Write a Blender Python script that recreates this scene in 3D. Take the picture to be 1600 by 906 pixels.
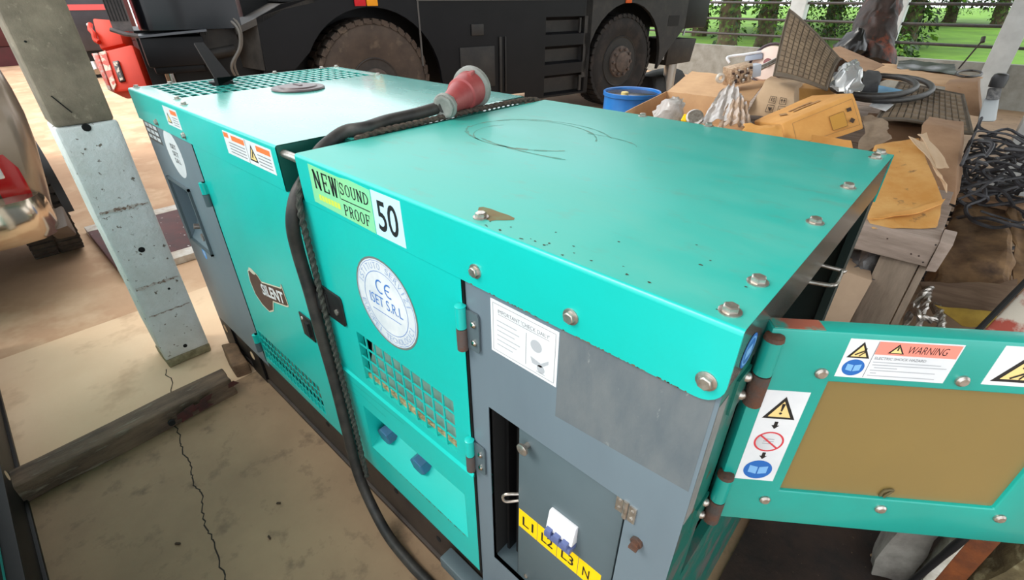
import bpy, bmesh, math, random
from mathutils import Vector as V, Matrix, noise
rnd = random.Random(7)
for o in list(bpy.data.objects): bpy.data.objects.remove(o)
C = bpy.context.scene.collection
# ---------------------------------------------------------------- camera, sky, sun, exposure
EYE = V((0.1107, -0.5176, 1.7441))
CR = V((0.73697812, 0.67591543, -0.00125697)); CU = V((-0.3513691, 0.38469934, 0.85354916)); CF = V((-0.5774106, 0.6286054, -0.52101079))
FPX = 750.7
cam = bpy.data.objects.new('camera', bpy.data.cameras.new('camera')); C.objects.link(cam)
cam.matrix_world = Matrix(((CR.x, CU.x, -CF.x, EYE.x), (CR.y, CU.y, -CF.y, EYE.y), (CR.z, CU.z, -CF.z, EYE.z), (0, 0, 0, 1)))
cam.data.sensor_width = 36; cam.data.lens = FPX * 36 / 1600; cam.data.clip_start = .02; cam.data.clip_end = 300
bpy.context.scene.camera = cam
W = bpy.data.worlds.new('sky'); bpy.context.scene.world = W; W.use_nodes = True
bg = W.node_tree.nodes['Background']; bg.inputs[0].default_value = (0.93, 0.97, 1.0, 1); bg.inputs[1].default_value = 1.55
sun = bpy.data.objects.new('sun', bpy.data.lights.new('sun', 'SUN')); C.objects.link(sun)
sun.data.energy = 1.6; sun.data.angle = math.radians(25); sun.data.color = (1, .95, .86)
sun.rotation_euler = (math.radians(35), math.radians(-30), 0)
vs = bpy.context.scene.view_settings
vs.view_transform = 'Standard'; vs.look = 'None'; vs.gamma = 1; vs.use_curve_mapping = False; vs.exposure = 0.58

# ---------------------------------------------------------------- helpers
def P(px, py, d):            # the point that lies d metres in front of the camera along a sight line
    return EYE + (CF + CR * ((px - 800) / FPX) - CU * ((py - 453) / FPX)) * d
def PZ(px, py, z):
    r = CF + CR * ((px - 800) / FPX) - CU * ((py - 453) / FPX); return EYE + r * ((z - EYE.z) / r.z)
def S(r, g, b):
    f = lambda c: (c / 255 / 12.92) if c < 11 else ((c / 255 + .055) / 1.055) ** 2.4
    return (f(r), f(g), f(b), 1)
def M(name, c1, c2=None, scale=6, rough=.5, metal=0, bump=0, bscale=None, lo=.35, hi=.65, coat=0, stretch=None, spots=None, sscale=40, slo=.62, shi=.68, trans=0, alpha=1, spec=None, rough2=None, emit=0):
    m = bpy.data.materials.new(name); m.use_nodes = True; nt = m.node_tree; b = nt.nodes['Principled BSDF']
    b.inputs['Base Color'].default_value = c1; b.inputs['Roughness'].default_value = rough; b.inputs['Metallic'].default_value = metal
    if coat: b.inputs['Coat Weight'].default_value = coat; b.inputs['Coat Roughness'].default_value = .12
    if trans: b.inputs['Transmission Weight'].default_value = trans
    if alpha < 1: b.inputs['Alpha'].default_value = alpha
    if spec is not None: b.inputs['Specular IOR Level'].default_value = spec
    L = nt.links.new; tc = nt.nodes.new('ShaderNodeTexCoord'); src = tc.outputs['Object']
    if stretch:
        mp = nt.nodes.new('ShaderNodeMapping'); mp.inputs['Scale'].default_value = stretch; L(src, mp.inputs[0]); src = mp.outputs[0]
    def nz(sc, det=6, a=lo, bb=hi):
        n = nt.nodes.new('ShaderNodeTexNoise'); n.inputs['Scale'].default_value = sc; n.inputs['Detail'].default_value = det; n.inputs['Roughness'].default_value = .62
        L(src, n.inputs['Vector']); mr = nt.nodes.new('ShaderNodeMapRange'); mr.inputs[1].default_value = a; mr.inputs[2].default_value = bb
        L(n.outputs[0], mr.inputs[0]); return n, mr
    out = None
    if c2:
        n, mr = nz(scale); mx = nt.nodes.new('ShaderNodeMix'); mx.data_type = 'RGBA'; mx.inputs[6].default_value = c1; mx.inputs[7].default_value = c2
        L(mr.outputs[0], mx.inputs[0]); out = mx.outputs[2]
        if rough2 is not None:
            m2 = nt.nodes.new('ShaderNodeMapRange'); m2.inputs[3].default_value = rough; m2.inputs[4].default_value = rough2; L(mr.outputs[0], m2.inputs[0]); L(m2.outputs[0], b.inputs['Roughness'])
    if spots:
        n, mr = nz(sscale, 4, slo, shi); mx = nt.nodes.new('ShaderNodeMix'); mx.data_type = 'RGBA'; mx.inputs[7].default_value = spots
        if out: L(out, mx.inputs[6])
        else: mx.inputs[6].default_value = c1
        L(mr.outputs[0], mx.inputs[0]); out = mx.outputs[2]
    if out: L(out, b.inputs['Base Color'])
    if bump:
        n, mr = nz(bscale or scale * 4, 5, 0, 1); bp = nt.nodes.new('ShaderNodeBump'); bp.inputs['Strength'].default_value = bump; bp.inputs['Distance'].default_value = .01
        L(mr.outputs[0], bp.inputs['Height']); L(bp.outputs[0], b.inputs['Normal'])
    return m
ORG = {}
class MB:
    def __init__(s): s.v = []; s.f = []; s.m = []
    def poly(s, pts, m=0):
        i = len(s.v); s.v += [V(p) for p in pts]; s.f.append(list(range(i, i + len(pts)))); s.m.append(m); return s
    def hexa(s, p, m=0):     # 4 bottom points, 4 top points
        i = len(s.v); s.v += [V(q) for q in p]
        for f in ((0, 3, 2, 1), (4, 5, 6, 7), (0, 1, 5, 4), (1, 2, 6, 5), (2, 3, 7, 6), (3, 0, 4, 7)): s.f.append([i + k for k in f]); s.m.append(m)
        return s
    def box(s, x0, x1, y0, y1, z0, z1, m=0):
        return s.hexa([(x0, y0, z0), (x1, y0, z0), (x1, y1, z0), (x0, y1, z0), (x0, y0, z1), (x1, y0, z1), (x1, y1, z1), (x0, y1, z1)], m)
    def obox(s, c, u, v, w, m=0):   # centre and three half vectors
        c, u, v, w = V(c), V(u), V(v), V(w)
        return s.hexa([c - u - v - w, c + u - v - w, c + u + v - w, c - u + v - w, c - u - v + w, c + u - v + w, c + u + v + w, c - u + v + w], m)
    def prism(s, pts, vec, m=0, m2=None):
        pts = [V(p) for p in pts]; vec = V(vec); n = len(pts); i = len(s.v); s.v += pts + [p + vec for p in pts]
        s.f.append(list(range(i, i + n))); s.m.append(m); s.f.append(list(range(i + n, i + 2 * n))); s.m.append(m if m2 is None else m2)
        for k in range(n): s.f.append([i + k, i + (k + 1) % n, i + n + (k + 1) % n, i + n + k]); s.m.append(m)
        return s
    def ring(s, rings, closed=False, caps=True, m=0):
        i0 = len(s.v); n = len(rings[0])
        for r in rings: s.v += [V(p) for p in r]
        K = len(rings)
        for k in range(K if closed else K - 1):
            a = i0 + k * n; b = i0 + ((k + 1) % K) * n
            for j in range(n): s.f.append([a + j, a + (j + 1) % n, b + (j + 1) % n, b + j]); s.m.append(m)
        if caps and not closed:
            s.f.append([i0 + j for j in range(n)]); s.f.append([i0 + (K - 1) * n + j for j in range(n)]); s.m += [m, m]
        return s
    def tube(s, path, r, n=10, closed=False, m=0):
        path = [V(p) for p in path]; K = len(path); rs = r if isinstance(r, (list, tuple)) else [r] * K
        rings = []; up = None
        for k in range(K):
            a = path[(k - 1) % K] if (closed or k > 0) else path[k]; b = path[(k + 1) % K] if (closed or k < K - 1) else path[k]
            t = (b - a)
            if t.length < 1e-9: t = V((0, 0, 1))
            t.normalize()
            if up is None: up = V((0, 0, 1)) if abs(t.z) < .9 else V((1, 0, 0))
            e = up - t * up.dot(t)
            if e.length < 1e-4: e = t.orthogonal()
            e.normalize(); up = e; g = t.cross(e)
            rings.append([path[k] + (e * math.cos(q) + g * math.sin(q)) * rs[k] for q in [2 * math.pi * j / n for j in range(n)]])
        return s.ring(rings, closed, True, m)
    def cyl(s, a, b, r0, r1=None, n=16, m=0): return s.tube([a, b], [r0, r0 if r1 is None else r1], n, m=m)
    def lathe(s, o, ax, prof, n=24, m=0, caps=True):   # prof: (distance along axis, radius)
        o = V(o); ax = V(ax).normalized(); e = ax.orthogonal().normalized(); g = ax.cross(e)
        return s.ring([[o + ax * h + (e * math.cos(q) + g * math.sin(q)) * r for q in [2 * math.pi * j / n for j in range(n)]] for h, r in prof], False, caps, m)
    def sheet(s, fn, nu, nv, th=.003, m=0):
        i = len(s.v); pts = [[V(fn(a / nu, b / nv)) for b in range(nv + 1)] for a in range(nu + 1)]
        nr = [[None] * (nv + 1) for _ in range(nu + 1)]
        for a in range(nu + 1):
            for b in range(nv + 1):
                du = pts[min(a + 1, nu)][b] - pts[max(a - 1, 0)][b]; dv = pts[a][min(b + 1, nv)] - pts[a][max(b - 1, 0)]
                q = du.cross(dv); nr[a][b] = q.normalized() if q.length > 1e-12 else V((0, 0, 1))
        for sg in (0, 1):
            for a in range(nu + 1):
                for b in range(nv + 1): s.v.append(pts[a][b] - nr[a][b] * (th * sg))
        N = (nu + 1) * (nv + 1); I = lambda a, b, sg: i + sg * N + a * (nv + 1) + b
        for a in range(nu):
            for b in range(nv):
                s.f.append([I(a, b, 0), I(a + 1, b, 0), I(a + 1, b + 1, 0), I(a, b + 1, 0)]); s.f.append([I(a, b, 1), I(a, b + 1, 1), I(a + 1, b + 1, 1), I(a + 1, b, 1)]); s.m += [m, m]
        for a in range(nu):
            for b in (0, nv): s.f.append([I(a, b, 0), I(a + 1, b, 0), I(a + 1, b, 1), I(a, b, 1)]); s.m.append(m)
        for b in range(nv):
            for a in (0, nu): s.f.append([I(a, b, 0), I(a, b + 1, 0), I(a, b + 1, 1), I(a, b, 1)]); s.m.append(m)
        return s
    def build(s, name, mats, parent=None, bevel=0, segs=2, smooth=None, local=False, weld=False, crumple=0, cuts=0, cscale=6):
        if not isinstance(mats, (list, tuple)): mats = [mats]
        me = bpy.data.meshes.new(name)
        if parent is None:
            xs = [p.x for p in s.v]; ys = [p.y for p in s.v]; off = V(((min(xs) + max(xs)) / 2, (min(ys) + max(ys)) / 2, min(p.z for p in s.v)))
        else: off = V((0, 0, 0)) if local else ORG[parent.name]
        bm = bmesh.new(); vv = [bm.verts.new(p - off) for p in s.v]
        for f, m in zip(s.f, s.m):
            try: q = bm.faces.new([vv[k] for k in f]); q.material_index = m
            except ValueError: pass
        if weld: bmesh.ops.remove_doubles(bm, verts=bm.verts, dist=1e-5)
        bmesh.ops.recalc_face_normals(bm, faces=bm.faces)
        if bevel: bmesh.ops.bevel(bm, geom=[e for e in bm.edges if len(e.link_faces) == 2 and e.calc_face_angle(0) > .6], offset=bevel, segments=segs, profile=.5, affect='EDGES', clamp_overlap=True)
        if cuts: bmesh.ops.subdivide_edges(bm, edges=list(bm.edges), cuts=cuts, use_grid_fill=True)
        if crumple:
            bm.normal_update(); sd = V((rnd.random() * 50, rnd.random() * 50, 0))
            for q in bm.verts: q.co += noise.noise_vector(q.co * cscale + sd) * crumple + noise.noise_vector(q.co * cscale * 2.7 + sd) * crumple * .4
        bm.to_mesh(me); bm.free()
        for m in mats: me.materials.append(m)
        if smooth is None: smooth = 40
        if smooth:
            for p in me.polygons: p.use_smooth = True
            me.set_sharp_from_angle(angle=math.radians(smooth))
        o = bpy.data.objects.new(name, me); C.objects.link(o)
        if parent is None: o.location = off
        else: o.parent = parent
        ORG[o.name] = off if parent is None else ORG[parent.name]
        return o
def tag(o, label, cat, group=None, kind=None):
    o['label'] = label; o['category'] = cat
    if group: o['group'] = group
    if kind: o['kind'] = kind
    return o
def struct(o, label=None):
    o['kind'] = 'structure'
    if label: o['label'] = label
    return o
def empty(name, loc, label, cat, group=None, rz=0):
    o = bpy.data.objects.new(name, None); C.objects.link(o); o.location = loc; o.rotation_euler.z = rz; o.empty_display_size = .1
    ORG[o.name] = V(loc); return tag(o, label, cat, group)
def copyto(o, parent, loc=None):
    c = o.copy(); C.objects.link(c); c.parent = parent
    if loc is not None: c.location = loc
    ORG[c.name] = ORG[parent.name]; return c
def text_mesh(s, bold=0, shear=0):
    cu = bpy.data.curves.new('lettering', 'FONT'); cu.body = s; cu.offset = bold; cu.resolution_u = 4; cu.shear = shear
    ob = bpy.data.objects.new('lettering', cu); C.objects.link(ob)
    me = bpy.data.meshes.new_from_object(ob); bpy.data.objects.remove(ob); bpy.data.curves.remove(cu); return me
def add_text(mb, s, o, u, v, w, h, m=0, bold=0, shear=0, lift=.0007):
    me = text_mesh(s, bold, shear); xs = [p.co.x for p in me.vertices]; ys = [p.co.y for p in me.vertices]
    x0, x1, y0, y1 = min(xs), max(xs), min(ys), max(ys); o, u, v = V(o), V(u).normalized(), V(v).normalized(); n = u.cross(v)
    i = len(mb.v)
    for p in me.vertices: mb.v.append(o + u * ((p.co.x - x0) / (x1 - x0) * w) + v * ((p.co.y - y0) / max(y1 - y0, 1e-6) * h) + n * lift)
    for f in me.polygons: mb.f.append([i + k for k in f.vertices]); mb.m.append(m)
    bpy.data.meshes.remove(me); return mb
class Pl:    # a flat frame for stickers: o + a*u + b*v
    def __init__(s, o, u, v): s.o = V(o); s.u = V(u).normalized(); s.v = V(v).normalized(); s.n = s.u.cross(s.v)
    def __call__(s, a, b, l=0): return s.o + s.u * a + s.v * b + s.n * l
    def poly(s, mb, pts, l, m=0): mb.poly([s(a, b, l) for a, b in pts], m)
    def rect(s, mb, a0, a1, b0, b1, l, m=0): s.poly(mb, [(a0, b0), (a1, b0), (a1, b1), (a0, b1)], l, m)
    def slab(s, mb, pts, th=.0006, m=0): mb.prism([s(a, b) for a, b in pts], s.n * th, m)
    def disc(s, mb, a, b, r, l, m=0, n=32, ry=None): s.poly(mb, [(a + r * math.cos(q), b + (ry or r) * math.sin(q)) for q in [2 * math.pi * j / n for j in range(n)]], l, m)
    def ringf(s, mb, a, b, r0, r1, l, m=0, n=36):
        for j in range(n):
            q, p = 2 * math.pi * j / n, 2 * math.pi * (j + 1) / n
            s.poly(mb, [(a + r0 * math.cos(q), b + r0 * math.sin(q)), (a + r1 * math.cos(q), b + r1 * math.sin(q)), (a + r1 * math.cos(p), b + r1 * math.sin(p)), (a + r0 * math.cos(p), b + r0 * math.sin(p))], l, m)
    def line(s, mb, p, q, w, l, m=0):
        p, q = V((p[0], p[1])), V((q[0], q[1])); d = (q - p).normalized(); e = V((-d.y, d.x)) * w / 2
        s.poly(mb, [tuple(p - e), tuple(q - e), tuple(q + e), tuple(p + e)], l, m)
    def text(s, mb, t, a, b, w, h, m=0, bold=0, shear=0, l=.0009): add_text(mb, t, s(a, b), s.u, s.v, w, h, m, bold, shear, l)
def smooth_path(pts, n=8):
    pts = [V(p) for p in pts]; out = []
    for i in range(len(pts) - 1):
        p0 = pts[max(i - 1, 0)]; p1 = pts[i]; p2 = pts[i + 1]; p3 = pts[min(i + 2, len(pts) - 1)]
        for k in range(n):
            t = k / n; out.append(.5 * ((2 * p1) + (p2 - p0) * t + (2 * p0 - 5 * p1 + 4 * p2 - p3) * t * t + (3 * p1 - p0 - 3 * p2 + p3) * t ** 3))
    out.append(pts[-1]); return out
def bil(a, b, c, d):        # a(0,0) b(1,0) c(1,1) d(0,1)
    a, b, c, d = V(a), V(b), V(c), V(d)
    return lambda u, v: a * (1 - u) * (1 - v) + b * u * (1 - v) + c * u * v + d * (1 - u) * v

# ---------------------------------------------------------------- materials
TEALC = S(12, 186, 178)
teal = M('teal_paint', TEALC, S(16, 180, 170), 3, .38, bump=.03, bscale=60, coat=.25, spots=S(30, 110, 100), sscale=90, slo=.76, shi=.8)
def roof_paint(nm, ro, ro2, ct): return M(nm, S(44, 176, 164), S(92, 180, 166), 2.2, ro, bump=.02, bscale=40, lo=.42, hi=.8, coat=ct, stretch=(1, 2.2, 1), spots=S(100, 150, 134), sscale=11, slo=.58, shi=.95, rough2=ro2)
teal_roof = roof_paint('teal_roof_paint_dulled', .42, .6, .1); teal_roof_l = roof_paint('teal_roof_paint_glossy', .24, .36, .55)
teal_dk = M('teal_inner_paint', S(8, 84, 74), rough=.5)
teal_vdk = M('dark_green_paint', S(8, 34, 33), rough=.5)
teal_hatch = M('teal_hatch_paint', S(14, 158, 146), S(26, 148, 136), 4, .35, coat=.3, bump=.02, bscale=50)
teal_worn = M('teal_worn_paint', S(20, 100, 88), S(88, 92, 88), 9, .4, lo=.5, hi=.62, spots=S(96, 56, 36), sscale=30)
grey = M('grey_paint', S(108, 124, 134), S(100, 114, 124), 3, .42, bump=.02, bscale=60, coat=.15, spots=S(190, 195, 195), sscale=120, slo=.8, shi=.82, stretch=(1, 1, .3))
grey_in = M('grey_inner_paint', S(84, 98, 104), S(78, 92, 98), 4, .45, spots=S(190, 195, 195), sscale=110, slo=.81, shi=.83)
grey_scuff = M('grey_scuffed_paint', S(88, 97, 103), S(104, 110, 113), 16, .7, bump=.15, bscale=140, spots=S(160, 165, 162), sscale=60, slo=.66, shi=.8, stretch=(1, 1, .4))
grey_bare = M('worn_bare_paint', S(142, 142, 138), S(120, 120, 118), 12, .6)
skidm = M('skid_paint', S(44, 36, 34), S(66, 54, 46), 5, .55, bump=.05, bscale=30, spots=S(110, 95, 80), sscale=50, slo=.7, shi=.8)
black = M('black_paint', S(11, 11, 12), S(18, 18, 19), 6, .5, spec=.3)
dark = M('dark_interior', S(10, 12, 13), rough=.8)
zinc = M('zinc_steel', S(196, 192, 186), S(156, 146, 136), 60, .3, metal=.8)
chrome = M('chrome', S(205, 200, 192), rough=.12, metal=1)
rust = M('rusty_steel', S(96, 58, 38), S(70, 62, 58), 30, .8, bump=.3)
rustdk = M('dark_rust', S(70, 46, 36), S(46, 38, 36), 20, .7, bump=.2)
blackpl = M('black_plastic', S(30, 29, 30), rough=.42)
rubber = M('cable_rubber', S(34, 33, 33), S(58, 54, 50), 18, .55, bump=.05)
white = M('white_vinyl', S(226, 228, 230), S(210, 214, 218), 8, .4)
paperw = M('faded_white_vinyl', S(222, 226, 228), S(196, 206, 214), 10, .4)
ink = M('black_ink', S(24, 24, 26), rough=.5)
inkgrey = M('grey_ink', S(120, 124, 130), rough=.5)
inklight = M('faint_grey_ink', S(170, 174, 180), rough=.5)
red_ink = M('red_ink', S(205, 60, 70), rough=.5)
pink_ink = M('salmon_ink', S(240, 138, 122), rough=.45)
blue_ink = M('blue_ink', S(28, 100, 178), rough=.45)
blue_pale = M('pale_blue_ink', S(120, 175, 225), rough=.45)
blue_txt = M('logo_blue_ink', S(60, 120, 195), rough=.45)
orange_ink = M('orange_ink', S(235, 120, 60), rough=.45)
tri_yel = M('pale_yellow_ink', S(238, 208, 138), rough=.45)
yellow = M('yellow_vinyl', S(250, 205, 10), rough=.35)
mint = M('mint_vinyl', S(122, 208, 164), S(136, 208, 150), 7, .4)
yel_faint = M('faded_yellow_ink', S(200, 215, 80), rough=.5)
paleblue = M('pale_blue_vinyl', S(188, 226, 246), rough=.38)
blueplug = M('blue_plastic', S(52, 104, 140), S(62, 90, 116), 20, .4)
foam = M('dirty_foam', S(186, 172, 130), S(140, 122, 88), 40, .95, bump=.8, bscale=120)
liner = M('grey_green_liner', S(120, 156, 146), S(98, 134, 124), 8, .7)
amber = M('amber_perspex', S(178, 152, 92), S(166, 142, 90), 1.2, .3, trans=.5, coat=.3)
breaker_w = M('white_plastic', S(228, 228, 232), rough=.35)
breaker_b = M('slate_blue_plastic', S(92, 104, 150), rough=.4)
# ---------------------------------------------------------------- setting
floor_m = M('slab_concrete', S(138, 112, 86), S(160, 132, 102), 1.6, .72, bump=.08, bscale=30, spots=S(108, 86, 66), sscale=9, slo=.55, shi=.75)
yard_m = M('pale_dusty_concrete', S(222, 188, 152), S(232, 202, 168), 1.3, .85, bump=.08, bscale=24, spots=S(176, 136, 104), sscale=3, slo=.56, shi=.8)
grass_m = M('grass', S(82, 128, 28), S(112, 156, 40), 1.2, .9, bump=.3, bscale=40, spots=S(70, 104, 30), sscale=.6, slo=.5, shi=.7)
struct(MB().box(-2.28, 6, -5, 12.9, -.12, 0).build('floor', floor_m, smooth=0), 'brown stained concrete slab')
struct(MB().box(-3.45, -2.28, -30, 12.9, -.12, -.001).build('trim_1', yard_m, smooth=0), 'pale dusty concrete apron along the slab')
struct(MB().box(-45, -3.45, -30, 12.9, -.12, -.004).build('trim_3', M('shade_browned_earth', S(206, 168, 134), S(182, 142, 110), .9, .9, bump=.2, bscale=14, spots=S(216, 184, 150), sscale=2.2, slo=.5, shi=.7), smooth=0), 'trodden earth of the yard, browned to carry its shade')  # yard shade put into the browner base colour past the apron
flr = bpy.data.objects['floor']
ck = [(-2.27, -.40), (-2.16, -.41), (-2.04, -.426), (-1.97, -.44), (-1.9, -.437), (-1.814, -.453), (-1.75, -.468), (-1.68, -.462), (-1.583, -.486), (-1.5, -.508), (-1.43, -.5), (-1.352, -.516), (-1.246, -.529), (-1.15, -.52), (-.9, -.56)]
mb = MB(); cp = []
for i in range(len(ck) - 1):
    for k in range(5):
        t = k / 5; cp.append((ck[i][0] * (1 - t) + ck[i + 1][0] * t + rnd.uniform(-.006, .006), ck[i][1] * (1 - t) + ck[i + 1][1] * t + rnd.uniform(-.006, .006)))
for a, b in zip(cp, cp[1:]):
    w = .0025; mb.poly([(a[0], a[1] - w, .0009), (b[0], b[1] - w, .0009), (b[0], b[1] + w, .0009), (a[0], a[1] + w, .0009)])
mb.build('floor_crack', M('crack_dirt', S(40, 30, 24), rough=.9), flr, smooth=0)
mb = MB(); a0 = V((-2.66, -.31)); q = a0.copy()
for k in range(12):
    n = q + V((.025, rnd.uniform(-.014, .008))); mb.poly([(q.x, q.y - .002, .0006), (n.x, n.y - .002, .0006), (n.x, n.y + .002, .0006), (q.x, q.y + .002, .0006)]); q = n
mb.build('floor_crack', bpy.data.materials['crack_dirt'], bpy.data.objects['trim_1'], smooth=0)
# lawn beyond the fence
mb = MB(); N = 26
def gz(x, y): return -.25 + .012 * max(0, y - 14) + .12 * noise.noise(V((x * .25, y * .25, 3)))
for i in range(N):
    for j in range(N):
        x0 = -45 + i * 80 / N; x1 = x0 + 80 / N; y0 = 12.3 + j * 70 / N; y1 = y0 + 70 / N
        mb.poly([(x0, y0, gz(x0, y0)), (x1, y0, gz(x1, y0)), (x1, y1, gz(x1, y1)), (x0, y1, gz(x0, y1))])
struct(mb.build('trim_2', grass_m, weld=True), 'bright green lawn beyond the fence')
# shed roof
ceil_m = M('roof_sheet_underside', S(150, 152, 150), S(130, 130, 126), 3, .6)
mb = MB(); xs = [-2.95 + k * .1 for k in range(96)]
for k in range(95):
    za, zb = (4.2 + (.02 if k % 2 else 0)), (4.2 + (.02 if (k + 1) % 2 else 0))
    mb.poly([(xs[k], -1.5, za), (xs[k + 1], -1.5, zb), (xs[k + 1], 12.4, zb + .5), (xs[k], 12.4, za + .5)])
struct(mb.build('ceiling', ceil_m, weld=True, smooth=0))
# concrete pillar
pil_w = M('white_limewash', S(226, 230, 230), S(206, 208, 204), 5, .8, bump=.5, bscale=50, spots=S(112, 102, 92), sscale=30, slo=.635, shi=.675)
pil_c = M('bare_concrete', S(146, 132, 114), S(112, 100, 86), 7, .88, bump=.4, bscale=45, spots=S(168, 154, 134), sscale=30, slo=.6, shi=.75)
pil_y = M('mossy_concrete', S(168, 160, 130), S(120, 110, 84), 20, .9, bump=.4, bscale=60)
pr = empty('concrete_pillar', (-2.755, -.185, 0), 'square concrete pillar, bare grey above and limewashed white below', 'pillar')
x0, x1, y0, y1 = -2.86, -2.655, -.29, -.08
MB().box(x0, x1, y0, y1, 1.283, 4.3).build('bare_shaft', pil_c, pr, bevel=.012, cuts=3, crumple=.004)
MB().box(x0 - .003, x1 + .003, y0 - .003, y1 + .003, .05, 1.283).build('limewashed_shaft', pil_w, pr, bevel=.012, cuts=5, crumple=.005, cscale=9)
MB().box(x0 - .004, x1 + .004, y0 - .004, y1 + .004, 0, .052).build('worn_foot', pil_y, pr, bevel=.008, cuts=3, crumple=.004)
hole_m = M('hole_black', S(12, 11, 10), rough=.9)
for (yy, zz, r) in ((-.190, 1.27, .016), (-.189, .69, .014), (-.187, .097, .010), (-.15, .45, .006), (-.255, 1.60, .004)):
    MB().lathe((x1 + .0005, yy, zz), (1, 0, 0), [(0, r), (.006, r * .98), (.0065, r * .5)], 16).build('bolt_hole', hole_m, pr)
for zz, hh in ((.905, .012), (.50, .010), (.335, .005)):
    MB().sheet(lambda u, v: (x1 + .0085 + .002 * noise.noise(V((u * 9, v * 9, zz))), y0 + .01 + .19 * u, zz + hh * (v - .5) * (.3 + abs(noise.noise(V((u * 11, zz, 2)))) * 3) + .008 * noise.noise(V((u * 7, zz, 5)))), 24, 2, .002).build('flaked_seam', M('flaked_seam', S(128, 104, 90), S(196, 190, 184), 60, .9, lo=.45, hi=.55), pr)
MB().obox((x1 + .006, -.235, 1.37), (.002, 0, 0), (0, .02, -.035), (0, .002, .001)).build('saw_cut', hole_m, pr)
# ---------------------------------------------------------------- generator
XL = -2.62; H = 1.41
G = empty('generator', (-1.3, .5, 0), 'large teal and grey soundproof generator in the middle, cable lying over its roof', 'generator')
UX, UZ, NY = V((1, 0, 0)), V((0, 0, 1)), V((0, -1, 0))
F = Pl((0, 0, 0), (1, 0, 0), (0, 0, 1))     # front face frame: a = x, b = z, normal -y
def front(y): return Pl((0, y, 0), (1, 0, 0), (0, 0, 1))
def strip(mb, prof, x0, x1):                 # open profile (y,z) swept along x
    for a, b in zip(prof, prof[1:]): mb.poly([(x0, a[0], a[1]), (x1, a[0], a[1]), (x1, b[0], b[1]), (x0, b[0], b[1])])
def arc(cy, cz, r, a0, a1, n=5): return [(cy + r * math.cos(math.radians(a0 + (a1 - a0) * k / n)), cz + r * math.sin(math.radians(a0 + (a1 - a0) * k / n))) for k in range(n + 1)]
R_ = .008
fr_c = arc(R_, H - R_, R_, 180, 90); bk_c = arc(1 - R_, H - R_, R_, 90, 0)
def solid(o, th):
    m = o.modifiers.new('thickness', 'SOLIDIFY'); m.thickness = th; m.offset = -1; return o
# two materials on a cover: sides clean paint, top dusty paint
def split_top(o, m):
    o.data.materials.append(m)
    for p in o.data.polygons:
        if p.normal.z > .9: p.material_index = 1
# left cover with roof grille opening
mb = MB(); strip(mb, [(0, 1.285)] + fr_c + bk_c + [(1, 1.285)], XL, -2.60); strip(mb, [(0, 1.285)] + fr_c + [(.075, H)], -2.60, -2.18)
strip(mb, [(.935, H)] + bk_c + [(1, 1.285)], -2.60, -2.18); strip(mb, [(0, 1.285)] + fr_c + bk_c + [(1, 1.285)], -2.18, -1.213); strip(mb, [(.17, H), (.86, H)], -1.213, -1.118)
o = mb.build('left_roof_cover', teal, G, weld=True, smooth=30); split_top(o, teal_roof_l)
for p in o.data.polygons: p.flip() if (p.normal.z < -.5) else None
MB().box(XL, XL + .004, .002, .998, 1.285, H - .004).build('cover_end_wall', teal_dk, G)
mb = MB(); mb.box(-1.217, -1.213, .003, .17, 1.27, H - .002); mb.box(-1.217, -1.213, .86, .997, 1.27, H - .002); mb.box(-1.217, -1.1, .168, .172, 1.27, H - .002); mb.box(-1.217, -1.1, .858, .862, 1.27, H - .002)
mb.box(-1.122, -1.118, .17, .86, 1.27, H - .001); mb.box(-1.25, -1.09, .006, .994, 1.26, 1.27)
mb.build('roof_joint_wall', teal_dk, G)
mb = MB()
for k in range(7): xx = -2.60 + .42 * k / 6; mb.box(xx - .006, xx + .006, .07, .94, H - .006, H - .001)
for k in range(23): yy = .075 + .86 * k / 22; mb.box(-2.605, -2.175, yy - .005, yy + .005, H - .0055, H - .0012)
mb.build('roof_grille', teal_roof_l, G)
MB().box(-2.60, -2.18, .07, .94, 1.33, 1.335).build('radiator_top', dark, G)
MB().lathe((-2.045, .485, H), (0, 0, 1), [(0, .105), (.004, .108), (.009, .104), (.009, .078), (.014, .074), (.015, .05), (.016, .001)], 40).box(-2.075, -2.015, .478, .492, H + .014, H + .019).build('roof_cap', M('cap_plastic', S(92, 80, 84), S(110, 98, 98), 12, .4), G)
# exhaust flap standing over the grille
MB().lathe((-2.47, .33, H - .02), (0, 0, 1), [(0, .05), (.028, .05), (.03, .042)], 20).build('exhaust_outlet', black, G)
fl = MB(); fl.prism([(-2.44, .30, H + .01), (-2.44, .37, H + .01), (-2.60, .345, H + .15), (-2.60, .305, H + .15)], (.006, 0, .008)); fl.prism([(-2.56, .325, H - .002), (-2.56, .335, H - .002), (-2.40, .38, H + .03), (-2.40, .28, H + .03), (-2.40, .28, H - .002)], (.012, .01, .002))
fl.build('exhaust_flap', black, G)
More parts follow.
